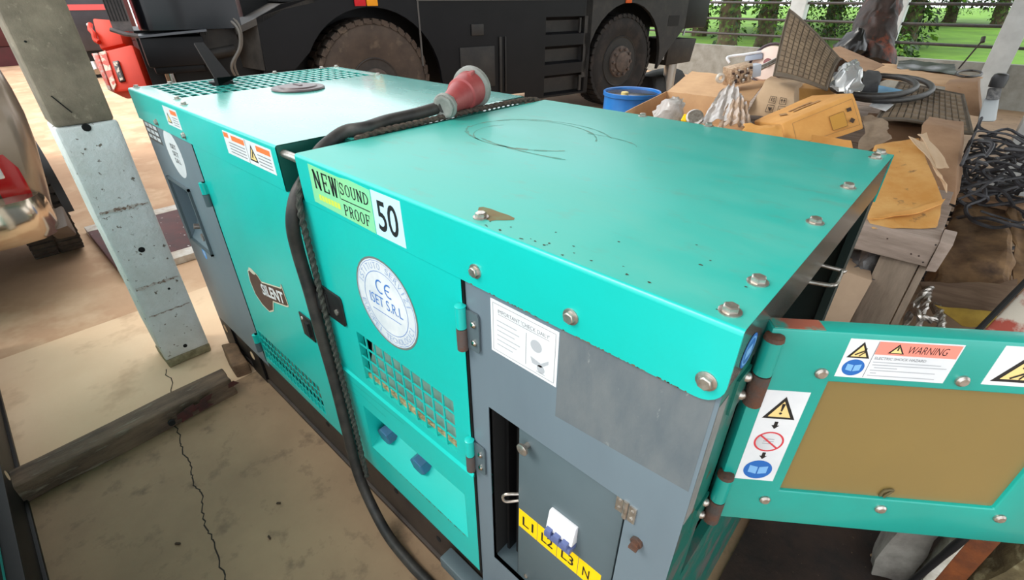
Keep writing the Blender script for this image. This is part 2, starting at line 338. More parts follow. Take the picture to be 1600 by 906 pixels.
# right cover: skirt with a rounded lower corner, top sheet, end flange
mb = MB(); pr_ = [(-1.105, H - R_), (-1.105, 1.285)]
pr_ += [(.004 - .035 + .035 * math.cos(math.radians(a)), 1.285 + .035 + .035 * math.sin(math.radians(a))) for a in range(-90, 1, 15)] + [(.004, H - R_)]
mb.prism([(x, 0, z) for x, z in pr_], (0, .004, 0)); strip(mb, fr_c + bk_c + [(1, 1.285)], -1.105, .004); strip(mb, [(.004, H - R_)] + [(.004 + p[0], p[1] - .004) for p in fr_c[1:]] + [(.996, H - .004)], -1.105, .003)
mb.box(-1.105, -1.101, .003, .996, 1.285, H - .005)
o = mb.build('right_roof_cover', teal, G, weld=True, smooth=30); split_top(o, teal_roof)
glossy = M('shaded_flange_paint', S(66, 84, 80), S(84, 88, 84), 7, .2, metal=.2, coat=.5, spots=S(90, 56, 38), sscale=18, slo=.62, shi=.72)  # lip's shading put into this dark grey-green colour; the spots are rust
MB().box(-.006, .0025, .006, .998, 1.312, H - .003).build('end_flange', glossy, G)
MB().cyl((-1.214, .020, 1.386), (-1.1, .020, 1.386), .011, n=14).build('lifting_rod', zinc, G)
# front panels
def framed(mb, x0, x1, z0, z1, h, y0=.006, y1=.02, m=0):     # plate with a rectangular hole h = (hx0,hx1,hz0,hz1)
    a, b, c, d = h
    o_ = [(x0, z0), (x1, z0), (x1, z1), (x0, z1)]; i_ = [(a, c), (b, c), (b, d), (a, d)]
    for k in range(4):
        p, q, r, t = o_[k], o_[(k + 1) % 4], i_[(k + 1) % 4], i_[k]
        mb.poly([(p[0], y0, p[1]), (q[0], y0, q[1]), (r[0], y0, r[1]), (t[0], y0, t[1])], m)
        mb.poly([(t[0], y0, t[1]), (r[0], y0, r[1]), (r[0], y1, r[1]), (t[0], y1, t[1])], m); mb.poly([(p[0], y0, p[1]), (q[0], y0, q[1]), (q[0], y1, q[1]), (p[0], y1, p[1])], m)
    return mb
def pocket(mb, a, b, c, d, dep, slope, y0=.006, m=0, mi=1, top=0):     # sunk pocket with a sloping floor
    y = y0 + dep; mb.poly([(a, y0, c), (b, y0, c), (b, y, c + slope), (a, y, c + slope)], m); mb.poly([(a, y0, d), (b, y0, d), (b, y, d - top), (a, y, d - top)], m)
    mb.poly([(a, y0, c), (a, y, c + slope), (a, y, d - top), (a, y0, d)], m); mb.poly([(b, y0, c), (b, y, c + slope), (b, y, d - top), (b, y0, d)], m); mb.poly([(a, y, c + slope), (b, y, c + slope), (b, y, d - top), (a, y, d - top)], mi)
mb = MB(); h = (-2.50, -2.25, .74, 1.03); framed(mb, -2.60, -1.962, .22, 1.30, h, .006, .0062); mb.poly([(-2.6, .02, .22), (-2.6, .02, 1.3), (-2.6, .95, 1.3), (-2.6, .95, .22)])
pocket(mb, *h, .09, .15, mi=1); mb.build('left_grey_panel', [grey, dark], G)
mb = MB()
for q in ((-2.515, -2.505), (-2.245, -2.235)): mb.box(q[0], q[1], -.004, .006, .725, 1.045)
mb.box(-2.515, -2.235, -.004, .006, 1.035, 1.045); mb.box(-2.515, -2.235, -.004, .006, .725, .735); mb.build('pocket_rim', grey_in, G)
pv = MB(); pv.lathe((-2.33, .05, .83), (-.2, -1, .3), [(0, .02), (.03, .02), (.03, .012), (.06, .012)], 12); pv.cyl((-2.38, .03, .83), (-2.28, .03, .86), .011); pv.lathe((-2.30, .02, .80), (0, -1, 0), [(0, .018), (.02, .018)], 6); pv.build('drain_valve', M('pale_metal', S(150, 142, 138), rough=.35, metal=.6), G)
mb = MB(); framed(mb, -1.955, -1.180, .265, 1.283, (-1.935, -1.385, .30, .455), .002, .02); mb.build('left_door', teal, G, weld=True)
mb = MB(); framed(mb, -1.165, -.497, .705, 1.283, (-.975, -.557, .745, .925), .002, .02); mb.prism([(-1.165, .002, .703), (-1.165, -.004, .708), (-1.165, .002, .716)], (.668, 0, 0)); mb.build('right_door', teal, G, weld=True)
mb = MB(); h = (-1.04, -.545, .385, .585); framed(mb, -1.165, -.497, .262, .697, h, .004, .0042); pocket(mb, *h, .11, .10, y0=.004, m=0, mi=0, top=.02); mb.build('filler_panel', teal, G)
for q in ((-1.17, -1.167, -.001, .02, .26, 1.285), (-.5, -.4935, .002, .02, .26, 1.285), (-1.16, -.5, .012, .03, .698, .704), (-1.96, -1.957, .0, .02, .26, 1.285)): MB().box(*q).build('door_seam', black, G)
def grille(x0, x1, z0, z1, nx, nz, name):
    mb = MB()
    for k in range(1, nx): x = x0 + (x1 - x0) * k / nx; mb.box(x - .0021, x + .0021, .003, .007, z0, z1)
    for k in range(1, nz): z = z0 + (z1 - z0) * k / nz; mb.box(x0, x1, .0035, .0065, z - .0021, z + .0021)
    return mb.build(name, teal, G)
grille(-.975, -.557, .745, .925, 10, 4, 'door_grille'); grille(-1.935, -1.385, .30, .455, 18, 4, 'left_door_grille')
MB().prism([(-.91, .018, .97), (-.54, .018, .97), (-.54, .018, .70), (-.975, .018, .70), (-.975, .018, .765), (-.935, .018, .86)], (0, .004, 0)).build('grille_liner', liner, G)
MB().box(-.985, -.53, .012, .018, .70, .762).build('foam_strip', foam, G, cuts=6, crumple=.006, cscale=40)
MB().box(-1.95, -1.37, .04, .05, .27, .48).build('left_grille_liner', M('foam_liner', S(120, 132, 112), S(46, 52, 46), 30, .95, bump=.5), G)
for x, z in ((-1.0, .46), (-.815, .46)):
    pl = MB().lathe((x, .112, z - .01), (0, -1, -.12), [(0, .03), (.03, .03)], 6).lathe((x, .085, z - .013), (0, -1, -.12), [(0, .036), (.05, .036), (.053, .033)], 6).build('filler_plug', blueplug, G)
rlip = M('rusty_lip', S(126, 104, 70), S(100, 84, 60), 40, .8)
for k in range(34):
    x = -1.03 + .48 * (k / 34) ** .8 + rnd.uniform(-.008, .008); w = rnd.uniform(.003, .011); hh = rnd.uniform(.001, .0045) * (.5 + k / 34)
    mb = MB(); mb.poly([(x - w, .0034, .3842), (x + w, .0034, .3842), (x + w * .7, .0034, .3842 - hh * .4), (x - w * .5, .0034, .3842 - hh)]); mb.build('paint_chip', rlip, G, smooth=0)
sm_ = M('teal_smudge', S(22, 140, 124), S(40, 120, 104), 30, .5)
for (xa, za, xb, zb, w) in ((-1.155, .66, -.80, .672, .0012), (-1.15, .69, -.95, .70, .0015), (-1.10, .64, -.90, .63, .001), (-1.12, .74, -1.02, .72, .0012), (-1.14, .60, -1.06, .615, .001)):
    mb = MB(); front(.0018 if za > .703 else .0036).line(mb, (xa, za), (xb, zb), w, 0); mb.build('scuff_mark', sm_, G, smooth=0)
mb = MB(); pts = [(-.60, .045), (-.548, .01), (-.548, .06), (-.556, .095), (-.60, .085), (-.63, .07)]
mb.poly([(x, .004 + y, .385 + y * .10 / .11 + .001) for x, y in pts]); mb.build('paint_chip', grey_bare, G)
# grey end panel with switch recess
mb = MB(); h = (-.44, -.095, .405, .985); framed(mb, -.4925, .0, .0, 1.30, h, .006, .0078); 0
mb.build('right_grey_panel', grey, G, weld=True)
mb = MB(); mb.box(-.445, -.362, .14, .145, .4, .99, 1); mb.box(-.445, -.44, .02, .14, .4, .99, 1); mb.box(-.445, -.09, .02, .14, .985, .99, 1); mb.box(-.445, -.09, .02, .14, .4, .408, 0); mb.box(-.362, -.36, .018, .14, .41, .985, 1)
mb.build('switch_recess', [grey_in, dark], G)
mb = MB()
for k, x in enumerate((-.43, -.405, -.385)): mb.box(x, x + .008, .05 + .01 * k, .12, .41, .98)
mb.build('door_seal', black, G)
sd = MB().box(-.360, -.102, .016, .028, .412, .972).build('switch_door', grey_in, G, bevel=.002)
MB().cyl((-.334, .017, .94), (-.334, .003, .94), .006).lathe((-.334, .003, .94), (0, -1, 0), [(0, .010), (.003, .014), (.008, .014), (.010, .011)], 20).build('door_knob', zinc, sd)
MB().tube(smooth_path([(-.362, .02, .72), (-.385, .0, .715), (-.392, -.004, .728), (-.385, .0, .742), (-.362, .02, .745)], 5), .0035, 8).build('latch_hook', zinc, G)
mb = MB(); mb.box(-.118, -.104, .008, .015, .945, .985); mb.box(-.090, -.076, .003, .0065, .945, .985); mb.cyl((-.097, .008, .942), (-.097, .008, .988), .006)
for x, y in ((-.111, .008), (-.083, .003)):
    for z in (.955, .975): mb.lathe((x, y, z), (0, -1, 0), [(0, .0035), (.002, .003)], 10)
mb.build('switch_door_hinge', zinc, G)
MB().lathe((-.064, .006, .905), (0, -1, 0), [(0, .012), (.006, .012), (.006, .008), (.012, .008)], 8).box(-.072, -.056, -.012, .004, .899, .905).build('seized_lock', rust, G)
for x, z in ((-.098, .70), (-.33, .437), (-.098, .44)): MB().lathe((x, .006, z) if x > -.2 else (x, .016, z), (0, -1, 0), [(0, .006), (.003, .006), (.005, .003)], 12).build('screw', zinc, G)
br = MB().hexa([(-.262, .017, .742), (-.192, .017, .742), (-.192, -.004, .748), (-.262, -.004, .748), (-.262, .017, .80), (-.192, .017, .80), (-.192, .006, .80), (-.262, .006, .80)]).build('circuit_breaker', breaker_w, G, bevel=.002)
mb = MB(); mb.box(-.262, -.192, -.010, .016, .726, .743); mb.build('breaker_base', breaker_b, br, bevel=.0015)
for k in range(3): MB().box(-.258 + k * .022, -.243 + k * .022, -.012, .002, .737, .757).build('toggle', breaker_b, br, bevel=.001)
fd = front(.016)
for k, t in enumerate(('L1', 'L2', 'L3', 'N')):
    x = -.357 + k * .0585; mb = MB(); fd.slab(mb, [(x, .632), (x + .057, .632), (x + .057, .700), (x, .700)]); s_ = mb.build('phase_label', yellow, G)
    mb = MB(); fd.text(mb, t, x + .012, .648, .034 if len(t) > 1 else .018, .034, bold=.012, l=.0009); mb.build('lettering', ink, s_)
# hinges on the teal doors
for z in (1.225, .845):
    mb = MB(); mb.cyl((-.4975, -.006, z - .05), (-.4975, -.006, z), .011, m=0); mb.lathe((-.4975, -.006, z), (0, 0, 1), [(0, .011), (.002, .012), (.004, .009)], 14, 0); mb.cyl((-.4975, -.006, z - .105), (-.4975, -.006, z - .052), .0115, m=1)
    hg = mb.build('door_hinge', [teal, M('rust_band_barrel', S(92, 88, 88), S(104, 70, 54), 18, .5, metal=.3)], G)
    MB().prism([(-.49, .004, z - .10), (-.458, .004, z - .10), (-.454, .004, z - .094), (-.454, .004, z - .012), (-.458, .004, z - .006), (-.49, .004, z - .006)], (0, -.004, 0)).build('hinge_leaf', grey_in, hg)
    for dz in (.033, .078): MB().lathe((-.468, 0, z - dz), (0, -1, 0), [(0, .0075), (.003, .007), (.006, .003)], 12).build('rivet', chrome, hg)
for z in (1.14, .42):
    mb = MB(); mb.cyl((-1.965, -.008, z - .045), (-1.965, -.008, z), .012); mb.box(-1.975, -1.955, -.008, .004, z - .045, z); mb.cyl((-1.965, -.008, z - .095), (-1.965, -.008, z - .047), .0125, m=1); mb.box(-1.99, -1.96, -.004, .006, z - .095, z - .047, 1)
    mb.build('left_door_hinge', [teal, grey_in], G)
# latches
lt = MB().prism([(-1.195, .002, .915), (-1.03, .002, .915), (-1.022, .002, .923), (-1.022, .002, 1.01), (-1.03, .002, 1.018), (-1.195, .002, 1.018)], (0, -.006, 0)).build('door_latch', blackpl, G, bevel=.002)
MB().box(-1.185, -1.10, -.0075, -.004, .932, 1.0).build('latch_well', dark, lt); MB().hexa([(-1.165, -.024, .945), (-1.115, -.024, .945), (-1.115, -.006, .945), (-1.165, -.006, .945), (-1.15, -.018, .995), (-1.125, -.018, .995), (-1.125, -.006, .995), (-1.15, -.006, .995)]).build('latch_paddle', blackpl, lt, bevel=.002)
MB().lathe((-1.058, -.004, .955), (0, -1, 0), [(0, .009), (.004, .009), (.005, .006)], 16).build('latch_lock', zinc, lt)
lt = MB().prism([(-1.365, .002, .722), (-1.285, .002, .722), (-1.285, .002, .818), (-1.365, .002, .818)], (0, -.005, 0)).build('door_latch', blackpl, G, bevel=.002)
MB().box(-1.318, -1.295, -.012, -.003, .745, .80).build('latch_paddle', dark, lt); MB().lathe((-1.345, -.003, .80), (0, -1, 0), [(0, .007), (.003, .006)], 12).build('latch_lock', zinc, lt)
# bolts
def bolt(p, n, r=.0105, name='bolt'):
    mb = MB(); mb.lathe(p, n, [(0, r * 1.38), (.002, r * 1.38), (.0025, r * 1.25)], 18); mb.lathe(V(p) + V(n) * .002, n, [(0, r), (.0065, r), (.008, r * .82)], 6); return mb.build(name, zinc, G)
for x in (-.455, -.24, -.022): bolt((x, 0, 1.318), (0, -1, 0))
for x, y in ((-.467, .03), (-.025, .03), (-.025, .127), (-.024, .403), (-.024, .645), (-.025, .928), (-.024, .985), (-.463, .985), (-.68, .975)): bolt((x, y, H), (0, 0, 1))
for x, y in ((-2.605, .03), (-2.605, .16), (-2.605, .64), (-2.605, .90), (-2.6, .985), (-2.019, .035), (-2.16, .055), (-2.15, .955), (-1.4, .975)): bolt((x, y, H), (0, 0, 1), .010)
for x in (-2.335, -2.007): bolt((x, 0, 1.308), (0, -1, 0), .010)
for p, k in (((-.46, .038, H + .0004), .035),):
    mb = MB(); mb.poly([(p[0] + k * math.cos(q) * (1 + .4 * math.sin(3 * q)), p[1] + .012 + k * .8 * math.sin(q) * (1 + .3 * math.cos(2 * q)), p[2]) for q in [2 * math.pi * j / 20 for j in range(20)]]); mb.build('rust_stain', M('rust_stain', S(110, 120, 84), S(120, 96, 60), 30, .7), G)
scf = M('scuff_dirt', S(66, 146, 132), S(104, 140, 124), 20, .6, lo=.4, hi=.6)
for cx, cy, rx, ry, a0, a1, w in ((-.80, .55, .20, .16, 20, 200, .004), (-.78, .53, .24, .20, 40, 150, .003), (-.80, .55, .21, .15, 200, 330, .006), (-.70, .50, .26, .10, 230, 300, .005), (-.82, .52, .13, .12, 150, 260, .003), (-.62, .62, .12, .05, 10, 120, .003)):
    mb = MB(); n_ = 26
    for k in range(n_):
        p, q = math.radians(a0 + (a1 - a0) * k / n_), math.radians(a0 + (a1 - a0) * (k + 1) / n_); ww = w * (.25 + abs(noise.noise(V((k * .35, cx * 9, cy * 7)))) * 1.6)
        mb.poly([(cx + (rx - ww) * math.cos(p), cy + (ry - ww) * math.sin(p), H + .0003), (cx + (rx + ww) * math.cos(p), cy + (ry + ww) * math.sin(p), H + .0003), (cx + (rx + ww) * math.cos(q), cy + (ry + ww) * math.sin(q), H + .0003), (cx + (rx - ww) * math.cos(q), cy + (ry - ww) * math.sin(q), H + .0003)])
    mb.build('scuff_mark', scf, G, smooth=0)
chp = M('chip_dark', S(60, 66, 52), rough=.8)
for k in range(26):
    x = rnd.uniform(-.45, -.03); y = rnd.choice((rnd.uniform(.01, .03), rnd.uniform(.02, .22))); z_ = rnd.uniform(.0015, .0035)
    mb = MB(); mb.poly([(x + z_ * math.cos(a) * rnd.uniform(.5, 1.5), y + z_ * math.sin(a) * rnd.uniform(.4, 1.1), H + .0003) for a in [k2 * 1.05 for k2 in range(6)]]); mb.build('paint_chip', chp, G, smooth=0)
rsm = M('rust_edge', S(120, 92, 60), S(90, 70, 50), 40, .8)
for k in range(46):
    x = rnd.uniform(-.47, -.04); mb = MB(); w = rnd.uniform(.001, .005); mb.poly([(x - w, -.0005, 1.2852), (x + w, -.0005, 1.2852), (x + w * .5, -.0005, 1.2852 + rnd.uniform(.0008, .0025)), (x - w * .6, -.0005, 1.2852 + rnd.uniform(.0005, .002))]); mb.build('rust_chip', rsm, G, smooth=0)
# near end: corner post, opening, interior
MB().box(-.02, .0, .0075, .115, .0, 1.312).build('corner_post', teal_worn, G); MB().box(-.02, .0, .93, 1.0, .0, 1.312).build('rear_corner_post', teal_vdk, G)
MB().box(-.001, .0008, .008, .040, 1.02, 1.28).build('bare_strip', grey_bare, G)
MB().box(-.02, .0, .115, .93, .0, .72).build('lower_end_panel', teal_worn, G)
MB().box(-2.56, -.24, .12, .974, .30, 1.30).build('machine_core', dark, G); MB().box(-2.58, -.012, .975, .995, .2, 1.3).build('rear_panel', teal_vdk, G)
MB().box(-.235, -.225, .60, .974, .72, 1.3).build('control_panel', M('panel_grey_green', S(20, 30, 30), rough=.6), G)
MB().tube(smooth_path([(-.16, .49, 1.235), (-.0, .545, 1.235), (.020, .556, 1.235), (.026, .57, 1.235), (.022, .63, 1.235), (.012, .64, 1.235), (-.16, .62, 1.235)], 5), .0045, 8).build('grab_handle', zinc, G)
E1 = Pl((.0027, 0, 0), (0, 1, 0), (0, 0, 1))
mb = MB(); E1.disc(mb, .062, 1.345, .026, .0004); s_ = mb.build('round_sticker', blue_ink, G); mb = MB(); E1.ringf(mb, .062, 1.345, .019, .022, .0008); E1.rect(mb, .05, .074, 1.335, 1.352, .0008); mb.build('symbol', blue_pale, s_)
# skid
mb = MB(); mb.box(-2.55, .0, .03, .10, .02, .262); mb.box(-2.55, .0, .90, .97, .02, .262); mb.box(-2.55, .0, .02, .12, 0, .02); mb.box(-2.55, .0, .88, .98, 0, .02); mb.box(-2.55, .0, .02, .12, .245, .262)
for x in (-2.4, -1.6, -.8, -.05): mb.box(x, x + .04, .1, .9, .03, .25)
mb.build('base_skid', skidm, G, bevel=.003)
for x in (-2.66, -2.30):
    mb = MB(); mb.prism([(x, .028, 0), (x + .16, .028, 0), (x + .16, .028, .19), (x + .06, .028, .25), (x, .028, .25)], (0, -.01, 0)); mb.build('skid_lug', black, G); MB().lathe((x + .06, .0175, .13), (0, -1, 0), [(0, .024), (.001, .024)], 20).build('lug_hole', yard_m, G)
for x, z in ((-1.48, .16), (-.98, .17), (-.74, .13), (-1.25, .09)): MB().lathe((x, .029, z), (0, -1, 0), [(0, .012), (.0015, .012)], 14).build('skid_hole', dark if x != -1.25 else yard_m, G)
MB().box(-.66, -.50, -.03, .02, .14, .19).build('drain_spout', grey_in, G, bevel=.006)
# ---- stickers on the front
def slab_letters(mb, pl, s, a, b, w, h, t, ser, l):
    """serif capitals drawn from bars"""
    def seg(x0, y0, x1, y1, tt): pl.line(mb, (a + X0 + x0 * cw, b + y0 * h), (a + X0 + x1 * cw, b + y1 * h), tt, l)
    n = len(s); cw0 = w / n
    for i, ch in enumerate(s):
        X0 = i * cw0 + cw0 * .08; cw = cw0 * .84
        def stem(x, y0=0, y1=1, s0=True, s1=True):
            seg(x, y0, x, y1, t)
            for y, k in ((y0, s0), (y1, s1)):
                if k: seg(x - ser, y + (.04 if y < .5 else -.04), x + ser, y + (.04 if y < .5 else -.04), h * .08)
        def bow(x0, y0, x1, y1, half=False, th=t):
            cx, cy, rx, ry = (x0 + x1) / 2, (y0 + y1) / 2, (x1 - x0) / 2, (y1 - y0) / 2
            if half: cx, rx = x0, x1 - x0
            N = 14; a0, a1 = (-90, 90) if half else (0, 360)
            for k in range(N):
                p, q = math.radians(a0 + (a1 - a0) * k / N), math.radians(a0 + (a1 - a0) * (k + 1) / N)
                seg(cx + rx * math.cos(p), cy + ry * math.sin(p), cx + rx * math.cos(q) * 1.001, cy + ry * math.sin(q) * 1.001, th * (.55 + .45 * abs(math.cos((p + q) / 2))))
        if ch == 'N': stem(.18, s1=False); stem(.85, s0=False); seg(.15, 1, .88, 0, t * 1.2); seg(.0, .96, .25, .96, h * .08)
        elif ch == 'E': stem(.25); seg(.2, .96, .92, .96, h * .08); seg(.2, .04, .92, .04, h * .08); seg(.25, .5, .7, .5, h * .09); seg(.9, .75, .9, 1, t * .6); seg(.9, 0, .9, .25, t * .6); seg(.68, .38, .68, .62, t * .5)
        elif ch == 'W':
            seg(.1, 1, .3, 0, t); seg(.3, 0, .5, .95, t * .7); seg(.5, .95, .72, 0, t); seg(.72, 0, .93, 1, t * .7); seg(-.04, .96, .25, .96, h * .08); seg(.36, .96, .62, .96, h * .08); seg(.78, .96, 1.04, .96, h * .08)
        elif ch == 'O': bow(.12, .02, .92, .98)
        elif ch == 'U': stem(.18, .28, 1, s0=False); stem(.85, .28, 1, s0=False); [seg(.18 + .335 * (1 - math.cos(math.pi * k / 8)), .28 - .26 * math.sin(math.pi * k / 8), .18 + .335 * (1 - math.cos(math.pi * (k + 1) / 8)), .28 - .26 * math.sin(math.pi * (k + 1) / 8), t * .8) for k in range(8)]
        elif ch == 'D': stem(.2); bow(.22, .04, .95, .96, True)
        elif ch == 'P': stem(.22); bow(.25, .46, .9, .97, True, t * .9)
        elif ch == 'R': stem(.22); bow(.25, .48, .85, .97, True, t * .9); seg(.5, .5, .88, .02, t); seg(.8, .04, 1.0, .04, h * .08)
        elif ch == 'F': stem(.25); seg(.2, .96, .92, .96, h * .08); seg(.25, .52, .7, .52, h * .09); seg(.9, .72, .9, 1, t * .6); seg(.68, .4, .68, .64, t * .5)
        elif ch == 'S':
            pts = [(.85, .78), (.72, .93), (.5, .98), (.28, .93), (.17, .76), (.28, .6), (.52, .51), (.76, .41), (.87, .24), (.74, .07), (.5, .02), (.28, .07), (.14, .24)]
            for p, q in zip(pts, pts[1:]): seg(p[0], p[1], q[0], q[1], t * .85)
            seg(.87, .68, .87, 1, t * .5); seg(.14, 0, .14, .3, t * .5)
mb = MB(); F.slab(mb, [(-1.045, 1.300), (-.775, 1.293), (-.775, 1.394), (-.86, 1.398), (-.90, 1.394), (-1.04, 1.398)]); s_ = mb.build('soundproof_sticker', mint, G)
mb = MB(); slab_letters(mb, F, 'NEW', -1.028, 1.340, .116, .048, .0075, .12, .0008); slab_letters(mb, F, 'SOUND', -.907, 1.355, .122, .028, .0042, .18, .0008); slab_letters(mb, F, 'PROOF', -.902, 1.303, .112, .028, .0042, .18, .0008); F.rect(mb, -.905, -.785, 1.341, 1.3435, .0008); F.rect(mb, -.909, -.907, 1.341, 1.385, .0008); mb.build('lettering', ink, s_)
mb = MB()
for k in range(7): F.rect(mb, -1.015 + k * .0145, -1.003 + k * .0145, 1.312, 1.327, .0008)
mb.build('faded_print', yel_faint, s_)
mb = MB(); F.slab(mb, [(-.772, 1.293), (-.665, 1.293), (-.668, 1.397), (-.772, 1.397)]); s_ = mb.build('number_sticker', paleblue, G); mb = MB(); F.text(mb, '50', -.757, 1.308, .074, .072, bold=.012, l=.0008); mb.build('lettering', ink, s_)
mb = MB(); F2 = front(.002); F2.disc(mb, -.787, 1.099, .121, .0004); F2.ringf(mb, -.787, 1.099, .121, .126, .0006, 1); s_ = mb.build('round_maker_sticker', [paperw, M('sticker_edge', S(110, 116, 114), rough=.4)], G)
mb = MB(); F2.ringf(mb, -.787, 1.099, .088, .0895, .0008); F2.ringf(mb, -.787, 1.099, .1165, .1175, .0008)
F2.text(mb, 'ISET S.R.L', -.855, 1.083, .136, .030, l=.0009)
for cx in (-.802, -.766):
    for k in range(10):
        p, q = math.radians(60 + 240 * k / 10), math.radians(60 + 240 * (k + 1) / 10); F2.line(mb, (cx + .016 * math.cos(p), 1.143 + .018 * math.sin(p)), (cx + .016 * math.cos(q), 1.143 + .018 * math.sin(q)), .0045, .0009)
F2.rect(mb, -.780, -.764, 1.141, 1.145, .0009); F2.rect(mb, -.85, -.73, 1.064, 1.066, .0009)
def around(mb, pl, s, cx, cz, r, a0, a1, hh, top, l):
    for k, ch in enumerate(s):
        if ch == ' ': continue
        a = math.radians(a0 + (a1 - a0) * (k + .5) / len(s)); q = Pl(pl(cx + r * math.cos(a), cz + r * math.sin(a)), pl.u * (math.sin(a) if top else -math.sin(a)) + pl.v * (-math.cos(a) if top else math.cos(a)), pl.u * (math.cos(a) if top else -math.cos(a)) + pl.v * (math.sin(a) if top else -math.sin(a)))
        q.text(mb, ch, -hh * (.1 if ch == 'I' else .38), -hh / 2, hh * (.2 if ch == 'I' else .76), hh, l=l)
mb.build('lettering', blue_txt, s_)
mb = MB(); wbi = M('washed_blue_ink', S(150, 172, 205), rough=.5); around(mb, F2, 'ISTITUTO SERVIZI', -.787, 1.099, .1035, 165, 15, .017, True, .0009); mb.build('faint_lettering', wbi, s_); mb = MB(); around(mb, F2, 'EUROPEI TECNOLOGICI', -.787, 1.099, .1035, 192, 348, .017, False, .0009); mb.build('faint_lettering', wbi, s_)
# SILENT badge
brown = M('badge_brown', S(74, 48, 40), rough=.4)
mb = MB(); F2.slab(mb, [(-1.79, .705), (-1.765, .83), (-1.70, .86), (-1.66, .80), (-1.455, .80), (-1.448, .895), (-1.46, .905), (-1.665, .90)][:0] or [(-1.80, .765), (-1.785, .82), (-1.74, .845), (-1.69, .835), (-1.665, .815), (-1.475, .865), (-1.465, .885), (-1.452, .80), (-1.47, .79), (-1.60, .755), (-1.63, .70), (-1.68, .672), (-1.74, .68), (-1.785, .71)], .001); s_ = mb.build('silent_badge', brown, G)
mb = MB(); q = Pl(F2(-1.70, .742), (1, 0, .22), (-.0, 0, 1)); q.text(mb, 'SILENT', .012, .004, .215, .052, bold=.03, l=.0014); mb.build('lettering', white, s_)
mb = MB(); pts = [(-1.80, .765), (-1.785, .82), (-1.74, .845), (-1.69, .835), (-1.665, .815), (-1.475, .865), (-1.465, .885), (-1.452, .80), (-1.47, .79), (-1.60, .755), (-1.63, .70), (-1.68, .672), (-1.74, .68), (-1.785, .71)]
for a, b in zip(pts, pts[1:] + pts[:1]): F2.line(mb, a, b, .006, .0014)
F2.disc(mb, -1.74, .835, .03, .0013, ry=.012); mb.build('pale_outline', M('badge_cream', S(205, 200, 180), rough=.5), s_)
# left grey panel stickers
F3 = front(.006); mb = MB(); F3.disc(mb, -2.262, 1.19, .095, .0004, ry=.10); s_ = mb.build('oval_sticker', white, G); mb = MB()
for k in range(3): F3.text(mb, ('ISET', 'SET', 'S.R.L')[k], -2.285, 1.212 - k * .03, .07, .02, bold=.01)
mb.build('lettering', ink, s_)
mb = MB(); F3.slab(mb, [(-2.59, 1.20), (-2.40, 1.20), (-2.40, 1.285), (-2.59, 1.285)]); s_ = mb.build('data_plate', M('plate_grey', S(84, 88, 92), rough=.3, metal=.5), G); mb = MB()
for a in range(3):
    for b in range(3): F3.rect(mb, -2.575 + a * .058, -2.53 + a * .058, 1.21 + b * .025, 1.226 + b * .025, .0009)
mb.build('plate_print', white, s_)
mb = MB(); F3.disc(mb, -2.39, .69, .024, .0004, ry=.035); s_ = mb.build('small_blue_sticker', M('bright_blue_ink', S(80, 160, 235), rough=.4), G); mb = MB(); F3.rect(mb, -2.395, -2.382, .675, .70, .0008); mb.build('symbol', white, s_)
def tri(mb, pl, a, b, w, h, l, mi=1, mo=0, k=.12):
    pl.poly(mb, [(a - w / 2, b), (a + w / 2, b), (a, b + h)], l, mo); pl.poly(mb, [(a - w / 2 + w * k * 1.3, b + h * k * .8), (a + w / 2 - w * k * 1.3, b + h * k * .8), (a, b + h - h * k * 1.7)], l + .0004, mi)
mb = MB(); F.slab(mb, [(-2.165, 1.325), (-2.01, 1.325), (-2.01, 1.395), (-2.165, 1.395)]); s_ = mb.build('caution_sticker', white, G); mb = MB(); F.rect(mb, -2.09, -2.02, 1.372, 1.388, .0008, 2)
for k in range(4): F.rect(mb, -2.085, -2.025, 1.333 + k * .009, 1.336 + k * .009, .0008, 3)
tri(mb, F, -2.13, 1.335, .05, .04, .0008); mb.build('print', [ink, tri_yel, orange_ink, inkgrey], s_)
mb = MB(); F.slab(mb, [(-1.58, 1.323), (-1.245, 1.323), (-1.245, 1.394), (-1.58, 1.394)]); s_ = mb.build('caution_sticker', white, G); mb = MB(); F.rect(mb, -1.52, -1.425, 1.372, 1.388, .0008, 2); F.rect(mb, -1.345, -1.255, 1.372, 1.388, .0008, 2); F.rect(mb, -1.418, -1.415, 1.323, 1.394, .0008, 3)
for k in range(4): F.rect(mb, -1.55, -1.43, 1.332 + k * .0095, 1.335 + k * .0095, .0008, 3); F.rect(mb, -1.345, -1.26, 1.332 + k * .0095, 1.335 + k * .0095, .0008, 3)
tri(mb, F, -1.38, 1.335, .058, .05, .0008); F.line(mb, (-1.385, 1.345), (-1.375, 1.365), .005, .0018); F.rect(mb, -1.578, -1.54, 1.375, 1.39, .0008, 2); mb.build('print', [ink, tri_yel, orange_ink, inkgrey], s_)
# daily check notice
mb = MB(); F3.slab(mb, [(-.424, 1.151), (-.264, 1.151), (-.264, 1.272), (-.424, 1.272)]); s_ = mb.build('notice_sticker', white, G); mb = MB()
F3.text(mb, "IMPORTANT 'CHECK DAILY'", -.405, 1.247, .122, .0085, 0, .0, l=.0008)
F3.rect(mb, -.405, -.283, 1.2435, 1.2445, .0008); F3.rect(mb, -.336, -.335, 1.165, 1.236, .0008)
for a0, a1, b0, b1 in ((-.418, -.270, 1.2645, 1.2655), (-.418, -.270, 1.157, 1.158), (-.4185, -.4175, 1.158, 1.265), (-.2705, -.2695, 1.158, 1.265)): F3.rect(mb, a0, a1, b0, b1, .0008)
mb.build('lettering', inkgrey, s_); mb = MB()
for k, w in enumerate((.05, .056, .045, .058, .05, .04)): F3.rect(mb, -.408, -.408 + w, 1.228 - k * .011, 1.2305 - k * .011, .0008)
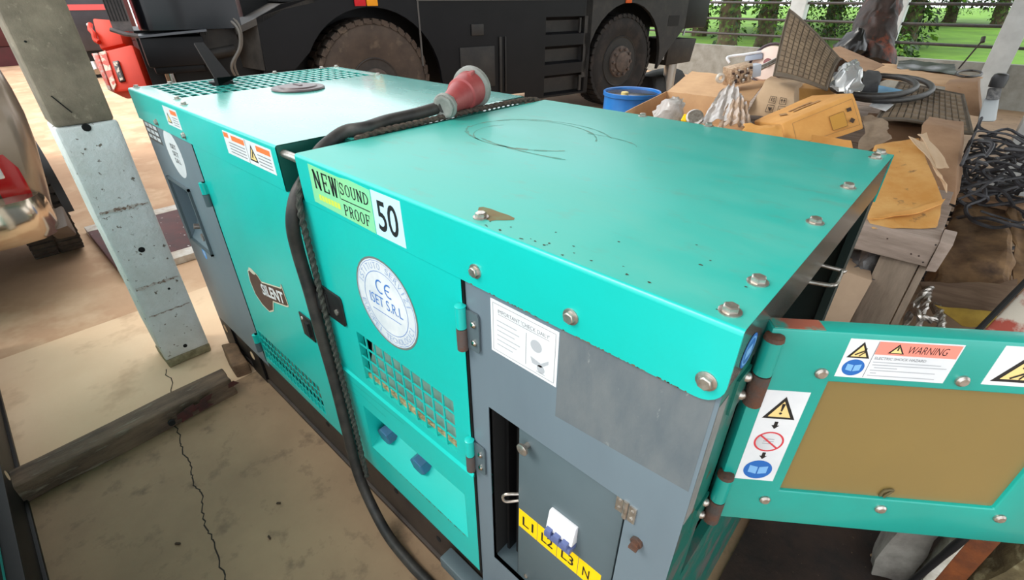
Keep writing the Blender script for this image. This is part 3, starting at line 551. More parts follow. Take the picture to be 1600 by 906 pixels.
F3.disc(mb, -.312, 1.218, .013, .0008); F3.poly(mb, [(-.325, 1.19), (-.30, 1.185), (-.283, 1.20), (-.283, 1.192), (-.30, 1.176), (-.32, 1.176)], .0008); F3.disc(mb, -.30, 1.172, .009, .0008); F3.rect(mb, -.31, -.29, 1.162, 1.164, .0008)
mb.build('drawing', inklight, s_)
mb = MB(); F3.slab(mb, [(-.262, 1.082), (-.006, 1.10), (-.006, 1.29), (-.262, 1.28)], .0004); mb.build('scuffed_patch', grey_scuff, G)
# ---- open control hatch
TH = math.radians(36.5); da = V((math.cos(TH), math.sin(TH), 0)); dn = V((math.sin(TH), -math.cos(TH), 0)); HO = V((.025, .125, 0))
D = Pl(HO, da, (0, 0, 1))   # normal = a x z = points to the camera side
s0, s1, b0, b1 = -.015, .535, .937, 1.357; w0, w1, v0, v1 = .086, .425, 1.022, 1.269
mb = MB()
def dbox(a0, a1, c0, c1, l0, l1, m=0): mb.hexa([D(a0, c0, l0), D(a1, c0, l0), D(a1, c0, l1), D(a0, c0, l1), D(a0, c1, l0), D(a1, c1, l0), D(a1, c1, l1), D(a0, c1, l1)], m)
oc = [(s0, b0), (s1, b0), (s1, b1), (s0, b1)]; ic = [(w0, v0), (w1, v0), (w1, v1), (w0, v1)]
for k in range(4):
    p, q, r, t_ = oc[k], oc[(k + 1) % 4], ic[(k + 1) % 4], ic[k]
    mb.poly([D(*p), D(*q), D(*r), D(*t_)]); mb.poly([D(*p, -.028), D(*q, -.028), D(*r, -.028), D(*t_, -.028)]); mb.poly([D(*p), D(*q), D(*q, -.028), D(*p, -.028)]); mb.poly([D(*t_), D(*r), D(*r, -.028), D(*t_, -.028)])
hd = mb.build('control_hatch', teal_hatch, G, bevel=.003, weld=True)
mb = MB(); dbox(s0 + .003, s0 + .07, b1 - .0005, b1 + .0006, -.026, -.002); mb.build('worn_top_edge', M('red_primer', S(150, 84, 66), S(30, 150, 136), 25, .5, lo=.45, hi=.6), hd)
mb = MB(); dbox(w0 - .01, w1 + .01, v0 - .01, v1 + .01, -.016, -.007); mb.build('amber_window', amber, hd)
mb = MB(); mb.prism([D(a, b, -.045) for a, b in ((.19, 1.0), (.34, 1.0), (.34, 1.06), (.33, 1.072), (.20, 1.072), (.19, 1.06))], D.n * .028)
mb.build('latch_box', blackpl, hd)
mb = MB(); mb.tube(smooth_path([D(.248, 1.026, -.005), D(.25, 1.04, -.004), D(.262, 1.044, -.004), D(.256, 1.03, -.004), D(.255, 1.024, -.005)], 4), .0022, 6); mb.build('dirt_smear', M('smear', S(90, 80, 50), rough=.8), hd)
for a, b in ((.07, 1.285), (.255, 1.288), (.068, .997), (.256, 1.0), (.441, 1.003)): mb = MB(); mb.lathe(D(a, b), D.n, [(0, .009), (.003, .009), (.006, .006)], 14); mb.build('hatch_screw', zinc, hd)
for z in (1.345, 1.055):
    mb = MB(); mb.cyl((.018, .118, z - .065), (.018, .118, z - .005), .013, m=0); mb.lathe((.018, .118, z - .005), (0, 0, 1), [(0, .014), (.006, .013), (.009, .007)], 14, 1); mb.cyl((.018, .118, z - .125), (.018, .118, z - .067), .0135, m=1)
    hg = mb.build('hatch_hinge', [teal_hatch, rust], G); MB().box(0, .004, .062, .112, z - .12, z - .055).build('hinge_leaf', teal_worn, hg)
    for dz in (.07, .105): MB().lathe((.004, .10, z - dz), (1, 0, 0), [(0, .008), (.004, .007), (.007, .003)], 12).build('rivet', zinc, hg)
def book(mb, pl, a, b, r, l, mblue, mpale):
    pl.disc(mb, a, b, r, l, mblue); k = r / .02
    for sg in (-1, 1): pl.poly(mb, [(a + sg * .001 * k, b - .009 * k), (a + sg * .013 * k, b - .006 * k), (a + sg * .013 * k, b + .009 * k), (a + sg * .001 * k, b + .006 * k)], l + .0003, mpale)
def arrow(mb, pl, a, b, w, h, l, m): pl.rect(mb, a - w * .22, a + w * .22, b + h * .45, b + h, l, m); pl.poly(mb, [(a - w / 2, b + h * .5), (a, b), (a + w / 2, b + h * .5)], l, m)
mb = MB(); D.slab(mb, [(.089, 1.281), (.233, 1.281), (.233, 1.348), (.089, 1.348)]); s_ = mb.build('warning_sticker', white, G); mb = MB()
D.rect(mb, .127, .231, 1.324, 1.346, .0008, 4); tri(mb, D, .153, 1.327, .021, .0165, .001); D.line(mb, (.153, 1.333), (.153, 1.339), .0018, .0018); tri(mb, D, .108, 1.316, .030, .028, .0008); D.line(mb, (.102, 1.322), (.113, 1.33), .002, .0018); D.line(mb, (.108, 1.32), (.114, 1.328), .0015, .0018); D.line(mb, (.113, 1.325), (.114, 1.334), .0012, .0018)
book(mb, D, .108, 1.299, .0145, .0008, 2, 3); D.rect(mb, .1258, .1266, 1.283, 1.346, .0008, 5); D.text(mb, 'WARNING', .167, 1.3285, .05, .0125, 0, .0, .15); D.text(mb, 'ELECTRIC SHOCK HAZARD', .130, 1.3155, .066, .0045, 5)
for k, (a, w) in enumerate(((.130, .088), (.131, .096), (.135, .03), (.131, .085), (.133, .008), (.131, .088))): D.rect(mb, a, a + w, 1.310 - k * .0048, 1.3115 - k * .0048, .0008, 6)
mb.build('print', [ink, tri_yel, blue_ink, blue_pale, pink_ink, inkgrey, inklight], s_)
mb = MB(); D.slab(mb, [(.006, 1.046), (.068, 1.046), (.068, 1.247), (.006, 1.247)]); s_ = mb.build('instruction_sticker', white, G); mb = MB()
tri(mb, D, .037, 1.19, .048, .046, .0008); D.poly(mb, [(.0345, 1.222), (.0395, 1.222), (.038, 1.207), (.036, 1.207)], .0018, 0); D.disc(mb, .037, 1.2025, .0022, .0018, 0, 12); arrow(mb, D, .037, 1.168, .012, .016, .0008, 0); D.ringf(mb, .037, 1.139, .0195, .0225, .0008, 2)
D.disc(mb, .037, 1.139, .0195, .0006, 5); D.line(mb, (.022, 1.152), (.052, 1.126), .003, .0012, 2)
for k in range(3): D.rect(mb, .028, .044, 1.134 + k * .005, 1.136 + k * .005, .0009, 6)
arrow(mb, D, .037, 1.098, .012, .016, .0008, 0); book(mb, D, .037, 1.072, .0225, .0008, 3, 4); mb.build('print', [ink, tri_yel, red_ink, blue_ink, blue_pale, white, inklight], s_)
mb = MB(); D.slab(mb, [(.281, 1.284), (.40, 1.284), (.40, 1.351), (.281, 1.351)]); s_ = mb.build('warning_sticker', white, G); mb = MB(); tri(mb, D, .320, 1.291, .062, .052, .0008); D.line(mb, (.31, 1.298), (.328, 1.31), .003, .0018); D.line(mb, (.322, 1.297), (.33, 1.313), .0025, .0018); D.line(mb, (.318, 1.316), (.325, 1.324), .003, .0018); mb.build('print', [ink, tri_yel], s_)
# ---------------------------------------------------------------- power cable with red plug
cb = empty('power_cable', (-.95, -.03, 0), 'thick black rubber cable with red plug draped over the generator and hanging to the floor', 'cable')
path = smooth_path([(-1.119, .508, 1.449), PZ(686, 168, 1.444), PZ(648, 179, 1.434), PZ(605, 189, 1.431), PZ(572, 200, 1.431), (-1.157, .18, 1.424), (-1.160, .13, 1.405), (-1.156, .085, 1.38), (-1.145, .04, 1.335), (-1.14, -.005, 1.29), (-1.145, -.03, 1.22), (-1.165, -.028, 1.13), (-1.16, -.026, 1.0), (-1.15, -.028, .85), (-1.14, -.028, .65), (-1.125, -.035, .45), (-1.10, -.045, .25), (-1.04, -.05, .12), (-.93, -.06, .045), (-.80, -.06, .018), (-.66, -.06, .018), (-.5, -.09, .018), (-.3, -.2, .018)], 8)
MB().tube(path, .0185, 12).build('cable_sheath', rubber, cb)
A = V((-1.124, .523, 1.452)); ax = V((-.33, .93, .15)).normalized(); K = .80
redp = M('faded_red_plastic', S(150, 60, 62), S(172, 84, 82), 12, .5, bump=.03)
greyp = M('grey_plastic', S(150, 152, 146), S(126, 126, 120), 18, .5)
def kl(base, prof, n, nm, m, off=0.): return MB().lathe(base, ax, [(h * K, q * K) for h, q in prof], n).build(nm, m, cb)
kl(A, [(-.03, .030), (-.032, .036), (-.03, .044), (.0, .046), (.012, .041), (.02, .036)], 8, 'gland_nut', greyp); kl(A, [(-.022, .046), (-.018, .050), (-.008, .050), (-.004, .046)], 24, 'gland_collar', greyp)
kl(A, [(.015, .038), (.03, .040), (.06, .045), (.10, .054), (.12, .058), (.125, .066), (.19, .070), (.215, .074)], 28, 'plug_body', redp)
kl(A, [(.205, .076), (.212, .086), (.23, .087), (.236, .076), (.222, .066)], 32, 'plug_rim', greyp)
e1 = V((0, 0, 1)) - ax * ax.z; e1.normalize(); e2 = ax.cross(e1)
MB().obox(A + ax * .160 + (e1 * .9 + e2 * .3) * .058, ax * .024, e2 * .007, e1 * .008).build('plug_key', redp, cb, bevel=.002); MB().obox(A + ax * .105 + (e2 * .2 - e1 * .98) * .045, ax * .02, e2 * .015, e1 * .009).build('plug_catch', redp, cb, bevel=.003)
# braided cords
ropm = M('braided_cord', S(92, 78, 66), S(50, 44, 40), 90, .85)
def braid(pts, r, step, name, label, m=ropm):
    pth = smooth_path(pts, 10); out = [[], []]; d = 0
    dense = []
    for a, b in zip(pth, pth[1:]):
        n = max(1, int((b - a).length / (step / 6)))
        for k in range(n): dense.append(a.lerp(b, k / n))
    mb = MB()
    for s_ in (0, 1):
        pp = []
        for i, p in enumerate(dense):
            t = (dense[min(i + 1, len(dense) - 1)] - dense[max(i - 1, 0)]).normalized(); e = t.orthogonal().normalized()
            e = (V((.3, .2, 1)) - t * t.dot(V((.3, .2, 1)))).normalized(); g = t.cross(e); a = i * math.pi / 6 + s_ * math.pi; pp.append(p + (e * math.cos(a) + g * math.sin(a)) * r * .55)
        mb.tube(pp, r * .62, 6)
    mb.tube(dense[::4] + [dense[-1]], r * .8, 6)
    return tag(mb.build(name, m), label, 'cord')
braid([(-1.128, .18, 1.40), (-1.112, .22, 1.417), (-1.115, .4, 1.419), (-1.125, .6, 1.419), (-1.13, .8, 1.419), (-1.12, .93, 1.417), (-1.118, .99, 1.40)], .0085, .022, 'braided_cord', 'thin braided cord lying along the joint of the generator roof')
braid([(-1.13, .03, 1.36), (-1.115, -.012, 1.28), (-1.12, -.012, 1.1), (-1.118, -.013, .9), (-1.112, -.014, .7), (-1.10, -.016, .5), (-1.09, -.02, .33), (-1.07, -.028, .22)], .0085, .022, 'braided_cord', 'thin braided cord hanging beside the black cable on the generator doors', M('braided_cord_dark', S(70, 74, 66), S(40, 40, 38), 90, .85))
# ---------------------------------------------------------------- second generator at the frame's lower left
G2 = empty('generator', (-1.2, -1.45, 0), 'second teal generator, only its black skid and lower side showing at lower left', 'generator')
mb = MB(); mb.box(-3.6, -.6, -1.06, -.945, .0, .02); mb.box(-3.6, -.6, -1.01, -.955, .02, .25); mb.box(-3.6, -.6, -1.06, -.93, .25, .262); mb.box(-3.6, -.6, -1.95, -1.85, 0, .26); mb.build('base_skid', black, G2, bevel=.003)
mb = MB(); mb.box(-3.55, -.6, -1.94, -.965, .27, 1.40); mb.build('body', teal, G2, bevel=.006)
MB().box(-1.9, -1.3, -.966, -.963, .30, .52).build('vent_panel', dark, G2)
for x in (-2.62, -2.2): MB().lathe((x, -.9548, .13), (0, 1, 0), [(0, .022), (.001, .022)], 18).build('lug_hole', yard_m, G2)
# ---------------------------------------------------------------- timber on the floor
beam_m = M('oily_timber', S(120, 98, 78), S(66, 52, 42), 7, .75, bump=.5, bscale=30, stretch=(2.5, .5, 2.5), spots=S(130, 118, 100), sscale=14, slo=.58, shi=.7)
tb = empty('timber_beam', (-2.2, -.7, 0), 'weathered square timber beam with peeling dark red paint lying on the floor below the pillar', 'beam')
MB().hexa([(-2.265, -1.6, 0), (-2.115, -1.6, 0), (-2.178, -.115, 0), (-2.31, -.115, 0), (-2.255, -1.6, .10), (-2.13, -1.6, .10), (-2.187, -.12, .098), (-2.30, -.12, .098)]).build('timber', beam_m, tb, bevel=.008, cuts=5, crumple=.012, cscale=8)
MB().lathe((-2.139, -.42, .052), (1, 0, .05), [(0, .015), (.012, .014)], 14).build('bolt_hole', hole_m, tb)
redp2 = M('peeling_red_paint', S(84, 34, 30), S(58, 34, 30), 20, .8, bump=.3)
for k in range(9):
    y = -.40 + rnd.random() * .26; z = .02 + rnd.random() * .055; x = -2.148 - (y + .6) * .042 + .022; MB().sheet(bil((x, y, z), (x - .001, y + .03 + rnd.random() * .05, z + .004), (x - .003, y + .03 + rnd.random() * .04, z + .03), (x - .002, y + .004, z + .025)), 3, 3, .002).build('paint_flake', redp2, tb, crumple=.004, cscale=30)
tag(MB().hexa([(-2.545, -.05, 0), (-2.30, -.08, 0), (-2.28, .0, 0), (-2.52, .03, 0), (-2.54, -.045, .075), (-2.31, -.072, .07), (-2.295, -.005, .068), (-2.52, .022, .075)]).build('timber_block', M('pale_timber', S(140, 108, 80), S(96, 74, 56), 10, .85, bump=.4, bscale=40), bevel=.006, cuts=3, crumple=.008, cscale=14), 'short brown timber block between the pillar foot and the generator', 'block')
pk = empty('painted_plank', (-4.55, .3, 0), 'dark red plank with white edges lying on the ground behind the pillar', 'plank')
mar = M('maroon_paint', S(92, 40, 36), S(70, 34, 32), 8, .6, spots=S(210, 205, 198), sscale=20, slo=.66, shi=.7)
wh = M('white_road_paint', S(214, 208, 198), S(180, 160, 140), 10, .8)
MB().box(-5.05, -4.1, -.2, 1.0, 0, .05).build('plank', mar, pk, bevel=.004); MB().box(-5.2, -5.05, -.2, 1.0, 0, .052).build('white_edge', wh, pk); MB().box(-4.1, -3.96, -.2, 1.0, 0, .052).build('white_edge', wh, pk)
# ---------------------------------------------------------------- silver pickup at the left
car = M('champagne_metallic', S(148, 132, 116), S(138, 124, 110), 4, .3, metal=.55, coat=.4)
pickup = empty('pickup_truck', (-5.5, -1.1, 0), 'beige silver pickup truck, rear corner with red tail light and chrome bumper at left edge', 'car')
def prof_body(name, pts, y0, y1, m, bev=.05, segs=4):    # side profile (x,z) extruded across y
    return MB().prism([(x, y0, z) for x, z in pts], (0, y1 - y0, 0)).build(name, m, pickup, bevel=bev, segs=segs)
def ring_body():
    rows = []
    for z, xr, yr in ((.55, -4.10, -.36), (.70, -4.04, -.335), (.85, -4.02, -.31), (1.0, -4.01, -.285), (1.15, -4.03, -.27), (1.28, -4.06, -.27), (1.42, -4.10, -.28), (1.47, -4.14, -.31)):
        r = .10; pts = [(-8.6, -2.0, z), (xr - .0, -2.0, z)]
        pts += [(xr - r + r * math.cos(a), yr - r + r * math.sin(a), z) for a in [math.radians(k * 15) for k in range(7)]]; pts += [(-8.6, yr, z)]; rows.append(pts)
    return MB().ring(rows, False, True)
ring_body().build('bed_body', car, pickup, smooth=60)
MB().box(-8.6, -4.2, -1.95, -.40, .40, .56).build('underbody', black, pickup)
tl = M('tail_light_red', S(170, 18, 24), rough=.12, coat=.6)
rows = []
for z in (.70, .74, .85, .98, 1.06, 1.10):
    k = .0 if z in (.70, 1.10) else .012; x = -4.025 + k; rows.append([(x - .03, -.56, z), (x, -.56, z), (x, -.46, z), (x - .006, -.425, z), (x - .03, -.42, z)])
tlo = MB().ring(rows, False, True).build('tail_light', tl, pickup, smooth=50); MB().box(-4.04, -4.005, -.56, -.50, .82, .90).build('reverse_lamp', M('lamp_clear', S(220, 222, 224), rough=.1, metal=.4), tlo, bevel=.01)
rows = []
for y, xo in ((-2.0, -3.86), (-.75, -3.86), (-.62, -3.865), (-.48, -3.89), (-.41, -3.96), (-.375, -4.06), (-.35, -4.3)):
    x = xo; rows.append([(x - .14, y, .50), (x - .05, y, .44), (x, y, .50), (x + .005, y, .62), (x - .03, y, .70), (x - .14, y, .71)])
MB().ring(rows).build('rear_bumper', M('bumper_chrome', S(196, 182, 164), rough=.16, metal=.95), pickup, smooth=60)
MB().box(-4.0, -3.84, -2.0, -.62, .66, .715).build('bumper_step', blackpl, pickup, bevel=.012)
MB().hexa([(-4.5, -.42, .28), (-4.35, -.42, .28), (-4.35, -.30, .28), (-4.5, -.30, .28), (-4.3, -.45, .48), (-3.98, -.45, .46), (-4.02, -.34, .46), (-4.4, -.3, .5)]).build('mud_guard', M('underside_grey', S(96, 84, 74), rough=.7), pickup, bevel=.02)
tyre_m = M('tyre_rubber', S(46, 42, 38), S(70, 62, 54), 14, .85, bump=.15)
def wheel(parent, c, ax, R, w, name, lugs=36, rim=.55, local=False, deep=.1, rimm=None, tm=tyre_m, hubn=10):
    c, ax = V(c), V(ax).normalized(); h = w / 2; rr = R * rim
    t = MB().lathe(c, ax, [(-h * .8, rr), (-h, R * .72), (-h * .96, R * .9), (-h * .8, R * .965), (h * .8, R * .965), (h * .96, R * .9), (h, R * .72), (h * .8, rr), (h * .6, rr * .97), (-h * .6, rr * .97)], 56).build('tyre', tm, parent, local=local, smooth=50)
    e = ax.orthogonal().normalized(); g = ax.cross(e); mb = MB()
    for k in range(lugs):
        a = 2 * math.pi * k / lugs; d = e * math.cos(a) + g * math.sin(a); q = -e * math.sin(a) + g * math.cos(a)
        for sg in (-1, 1): mb.obox(c + d * R * .962 + ax * sg * h * .52 + q * (.25 * sg * R * 2 * math.pi / lugs), ax * h * .46, (q * .36 + ax * .06 * sg) * (2 * math.pi * R / lugs), d * R * .035)
        mb.obox(c + d * R * .945 + ax * h * .92, ax * h * .06, q * (.3 * 2 * math.pi * R / lugs), d * R * .03)
    tr = mb.build('tread', tm, parent, local=local)
    rm = rimm or black
    MB().lathe(c, ax, [(h * .82, rr), (h * .86, rr * .97), (h * .8, rr * .9), (h * .8 - deep, rr * .8), (h * .8 - deep * 1.3, rr * .45), (h * .8 - deep * 1.1, rr * .42), (h * .8 - deep * .7, rr * .4), (h * .8 - deep * .6, rr * .3), (h * .8 - deep * .6, .001)], 40).build('wheel_rim', rm, parent, local=local)
    mb = MB()
    for k in range(hubn):
        a = 2 * math.pi * k / hubn; d = e * math.cos(a) + g * math.sin(a); mb.lathe(c + d * rr * .58 + ax * (h * .8 - deep * 1.25), ax, [(0, R * .035), (R * .05, R * .035), (R * .055, R * .02)], 6)
    mb.build('wheel_nuts', M('hub_steel', S(88, 74, 66), S(60, 52, 48), 30, .6, metal=.5), parent, local=local)
wheel(pickup, (-4.93, -.43, .40), (0, 1, 0), .40, .30, 'w', 40); wheel(pickup, (-4.93, -1.75, .40), (0, -1, 0), .40, .30, 'w', 40)
MB().sheet(lambda u, v: (-4.93 + .48 * math.cos(math.pi * u), -.25 - .05 * v, .42 + .48 * math.sin(math.pi * u)), 16, 1, .01).build('wheel_arch', blackpl, pickup)
# ---------------------------------------------------------------- black mobile crane behind
CRN = empty('mobile_crane', (-5.77, 3.29, 0), 'black mobile crane with large muddy tyres and orange front block standing behind the generator', 'crane', rz=math.radians(78))
cbk = M('crane_black_paint', S(9, 10, 13), S(15, 15, 18), 2, .45, spec=.2, bump=.03, bscale=14, spots=S(30, 28, 26), sscale=22, slo=.7, shi=.8)
cblue = M('crane_cab_paint', S(8, 10, 16), S(12, 14, 20), 3, .25, coat=.2, spec=.3)
cdirt = M('crane_dirty_paint', S(20, 19, 19), S(42, 38, 34), 6, .6, bump=.1, lo=.45, hi=.75)
ctyre = M('muddy_tyre', S(78, 66, 57), S(60, 51, 45), 3, .92, bump=.15, bscale=30, spots=S(92, 80, 68), sscale=7, slo=.56, shi=.7)
ctyre2 = M('dark_tyre', S(24, 22, 22), S(60, 50, 44), 4, .85, bump=.2, lo=.5, hi=.8)
cb_ = lambda mb, name, m, **k: mb.build(name, m, CRN, local=True, **k)
# local frame: x along the crane to the right, y inward, z up; side face y = -.05
wheel(CRN, (0, .24, .76), (0, -1, 0), .76, .48, 'w', 40, rim=.42, local=True, deep=.16, rimm=M('rim_dirty', S(52, 46, 42), S(36, 32, 30), 8, .7), tm=ctyre)
wheel(CRN, (4.55, .24, .75), (0, -1, 0), .75, .48, 'w', 40, rim=.55, local=True, deep=.12, rimm=M('rim_black', S(18, 18, 18), S(52, 44, 38), 6, .6, lo=.55, hi=.75), tm=ctyre2)
hubm = M('dusty_hub', S(92, 78, 70), S(60, 52, 48), 12, .7)
hb = MB(); hb.lathe((4.55, .06, .75), (0, -1, 0), [(0, .26), (.05, .25), (.07, .17), (.10, .16), (.11, .12), (.11, .001)], 32); hb.build('wheel_hub', hubm, CRN, local=True)
for k in range(10): a = 2 * math.pi * k / 10; MB().lathe((4.55 + .21 * math.cos(a), .01, .75 + .21 * math.sin(a)), (0, -1, 0), [(0, .028), (.045, .028), (.05, .02)], 6).build('wheel_nut', hubm, CRN, local=True)
MB().lathe((0, .06, .76), (0, -1, 0), [(0, .2), (.05, .19), (.08, .1), (.12, .09), (.12, .001)], 28).build('wheel_hub', hubm, CRN, local=True)
def arch_panel(x0, x1, zt, zb, cx, cz, r, th=.05, y=-.06):
    pts = [(x0, zb), (x0, zt), (x1, zt), (x1, zb)]; a = math.asin(min(1, max(-1, (zb - cz) / r))); n = 20
    arc_ = [(cx + r * math.cos(a + (math.pi - 2 * a) * k / n), cz + r * math.sin(a + (math.pi - 2 * a) * k / n)) for k in range(n + 1)]
    return [(p[0], y, p[1]) for p in pts[:2] + pts[2:] + arc_]
# wing over the front wheel: sloping nose at left
n = 18; arc1 = [(0 + .92 * math.cos(t), .74 + .90 * math.sin(t)) for t in [math.radians(2 + (150 - 2) * k / n) for k in range(n + 1)]]
pts = [(.97, .45), (2.36, .45), (2.36, 1.95), (-.3, 1.95), (-.64, 1.74), (-1.0, 1.68), (-1.29, 1.55), (-1.32, 1.02), (-1.0, 1.02)] + arc1[::-1]
cb_(MB().prism([(x, -.06, z) for x, z in pts], (0, .06, 0)), 'front_wing', cbk)
cb_(MB().prism([(x, -.06, z) for x, z in [(-.3, 1.95), (-.64, 1.74), (-1.0, 1.68), (-1.29, 1.55), (-1.52, 1.46), (-1.52, 1.40), (-1.25, 1.50), (-.98, 1.63), (-.64, 1.69), (-.3, 1.88)]], (0, .75, 0)), 'wing_top', M('wing_lit_top', S(66, 60, 54), S(36, 34, 33), 4, .6))  # skylight on the wing top put into this paler brown colour
cb_(MB().hexa([(-1.52, .35, 1.05), (-1.30, -.06, 1.02), (-1.30, .0, 1.02), (-1.5, .40, 1.05), (-1.54, .35, 1.45), (-1.29, -.06, 1.55), (-1.29, .0, 1.55), (-1.52, .4, 1.45)]), 'wing_nose', M('wing_lit_edge', S(60, 58, 56), S(84, 80, 76), 5, .5))  # lit front edge of the wing: light put into a paler grey
cb_(MB().hexa([(-1.34, -.03, .35), (-1.10, -.03, .35), (-1.10, .2, .35), (-1.34, .2, .35), (-1.34, -.03, 1.02), (-1.28, -.03, 1.02), (-1.28, .2, 1.02), (-1.34, .2, 1.02)]), 'mud_flap', cbk)
# side tool boxes with recessed panels
def side_panel(x0, x1, z0, z1, holes, name):
    xs = sorted({x0, x1, *[h[0] for h in holes], *[h[1] for h in holes]}); zs = sorted({z0, z1, *[h[2] for h in holes], *[h[3] for h in holes]}); mb = MB()
    for a, b in zip(xs, xs[1:]):
        for c, d in zip(zs, zs[1:]):
            hh = any(h[0] <= a and b <= h[1] and h[2] <= c and d <= h[3] for h in holes)
            if not hh: mb.poly([(a, -.06, c), (b, -.06, c), (b, -.06, d), (a, -.06, d)])
    for a, b, c, d in holes:
        mb.poly([(a, -.06, c), (b, -.06, c), (b - .06, .04, c + .03), (a + .02, .04, c + .03)]); mb.poly([(a, -.06, d), (b, -.06, d), (b - .06, .04, d - .05), (a + .02, .04, d - .05)]); mb.poly([(a, -.06, c), (a, -.06, d), (a + .02, .04, d - .05), (a + .02, .04, c + .03)]); mb.poly([(b, -.06, c), (b, -.06, d), (b - .06, .04, d - .05), (b - .06, .04, c + .03)]); mb.poly([(a + .02, .04, c + .03), (b - .06, .04, c + .03), (b - .06, .04, d - .05), (a + .02, .04, d - .05)], 1)
    return mb.build(name, [cbk, cdirt], CRN, local=True)
cb_(MB().box(.635, .655, -.068, -.05, .95, 1.95).box(.63, 5.3, -.072, -.05, 1.70, 1.74), 'panel_seam', M('seam_grey', S(70, 68, 66), rough=.6))
cb_(MB().box(1.22, 1.80, -.075, -.06, .60, 1.14).box(1.42, 1.62, -.08, -.06, 1.28, 1.42).box(1.88, 1.92, -.085, -.06, .5, 1.25).box(1.98, 2.0, -.085, -.06, .5, 1.25), 'tool_box_door', cdirt, bevel=.015)
side_panel(2.36, 3.70, .33, 1.95, [(2.75, 3.62, .36, .66), (2.75, 3.58, .82, 1.08), (2.75, 3.62, 1.24, 1.48)], 'side_step_panel')
for q in ((3.44, 3.47, -.064, -.03, 1.25, 1.46), (3.55, 3.60, -.064, -.03, .84, 1.05), (3.50, 3.55, -.064, -.03, .38, .62)): cb_(MB().box(*q), 'step_bracket', cdirt)
arc2 = [(4.56 + .92 * math.cos(t), .74 + .92 * math.sin(t)) for t in [math.radians(-10 + 200 * k / n) for k in range(n + 1)]]
pts = [(5.55, .45), (5.75, 1.0), (6.1, 1.25), (6.1, 1.95), (3.70, 1.95), (3.70, .33)] + arc2[::-1]
cb_(MB().prism([(x, -.06, z) for x, z in [(5.47, .58), (5.72, .9), (6.1, 1.25), (6.1, 1.95), (3.55, 1.95), (3.55, .58)] + arc2[::-1]], (0, .06, 0)), 'rear_wing', cdirt)
cb_(MB().box(5.6, 5.9, -.064, -.05, 1.28, 1.45), 'wing_slot', dark)
for x, c in ((-.11, S(190, 30, 40)), (.04, S(225, 150, 30)), (4.50, S(200, 90, 40))): cb_(MB().box(x - .07, x + .07, -.085, -.06, 1.65, 1.95), 'marker_lamp', M('marker_lamp_lens', c, rough=.25), bevel=.01)
cb_(MB().box(-1.3, 5.9, .60, 2.3, .45, 1.9), 'carrier_frame', black); cb_(MB().box(-1.0, 6.0, .01, .62, 1.70, 1.9), 'deck_edge', black)
cb_(MB().cyl((0, .4, .76), (0, 2.4, .76), .16).cyl((4.55, .4, .75), (4.55, 2.4, .75), .16), 'axles', cdirt)
cb_(MB().box(.8, 5.8, .1, 2.4, 1.9, 2.4), 'upper_deck', cbk, bevel=.03)
# rear boxes
cb_(MB().box(6.1, 6.85, .0, 1.2, 1.22, 2.0), 'rear_box', black, bevel=.04); cb_(MB().hexa([(5.85, .05, .60), (6.6, .05, .62), (6.6, .9, .62), (5.85, .9, .60), (5.8, .0, 1.06), (6.62, .0, 1.04), (6.62, .9, 1.04), (5.8, .9, 1.06)]), 'rear_jack_box', cdirt, bevel=.02)
cb_(MB().cyl((5.80, .1, .70), (5.80, .1, 1.10), .025).cyl((6.2, .2, .05), (6.2, .2, .6), .12).cyl((6.3, .1, 1.1), (6.35, .1, 1.3), .02), 'rear_jack', M('jack_steel', S(170, 170, 168), rough=.3, metal=.8)); cb_(MB().hexa([(5.7, .1, 0), (6.9, .1, 0), (6.9, .9, 0), (5.7, .9, 0), (5.8, .2, .35), (6.7, .2, .45), (6.7, .8, .45), (5.8, .8, .35)]), 'jack_pad', cdirt, bevel=.05, cuts=2, crumple=.04)
# front end
rows = []
for z in (1.0, 1.3, 1.46, 1.75, 1.92): rows.append([(-2.25 + .12 * math.cos(a) , .25 + .3 * math.sin(a), z) for a in [math.radians(k) for k in range(90, 271, 20)][::-1]] + [(-2.25, .9, z), (-1.45, .9, z), (-1.45, -.05, z)])
cb_(MB().ring(rows[2:]), 'cab', cblue, smooth=60)
cb_(MB().box(-2.40, -1.85, -.08, .6, 1.13, 1.40).box(-2.36, -1.9, -.02, .5, 1.06, 1.14), 'front_box', cbk, bevel=.015)
cb_(MB().hexa([(-2.42, -.10, 1.40), (-1.80, -.10, 1.44), (-1.80, .5, 1.44), (-2.42, .5, 1.40), (-2.42, -.10, 1.42), (-1.80, -.10, 1.46), (-1.80, .5, 1.46), (-2.42, .5, 1.42)]), 'box_lid', M('lid_edge_grey', S(74, 78, 84), rough=.35))
cb_(MB().cyl((-2.24, .1, .0), (-2.24, .1, 1.1), .05), 'outrigger_leg', chrome); cb_(MB().lathe((-2.24, .1, 0), (0, 0, 1), [(0, .2), (.03, .2), (.05, .08)], 20), 'outrigger_foot', black)
cb_(MB().box(-2.42, -1.2, .3, 1.3, .45, 1.45), 'front_chassis', black); cb_(MB().tube([(-2.60, -.05, 1.48), (-2.5, -.1, 1.44), (-2.40, -.1, 1.42)], .02, 8).box(-2.58, -2.42, -.06, .2, 1.46, 1.95), 'front_grille', M('grille_grey', S(96, 88, 86), S(66, 62, 62), 12, .5)); 
for k in range(6): cb_(MB().box(-2.575 + k * .026, -2.565 + k * .026, -.075, -.06, 1.55, 1.95), 'grille_bar', black)
hose = M('hose_grey', S(96, 92, 86), rough=.5)
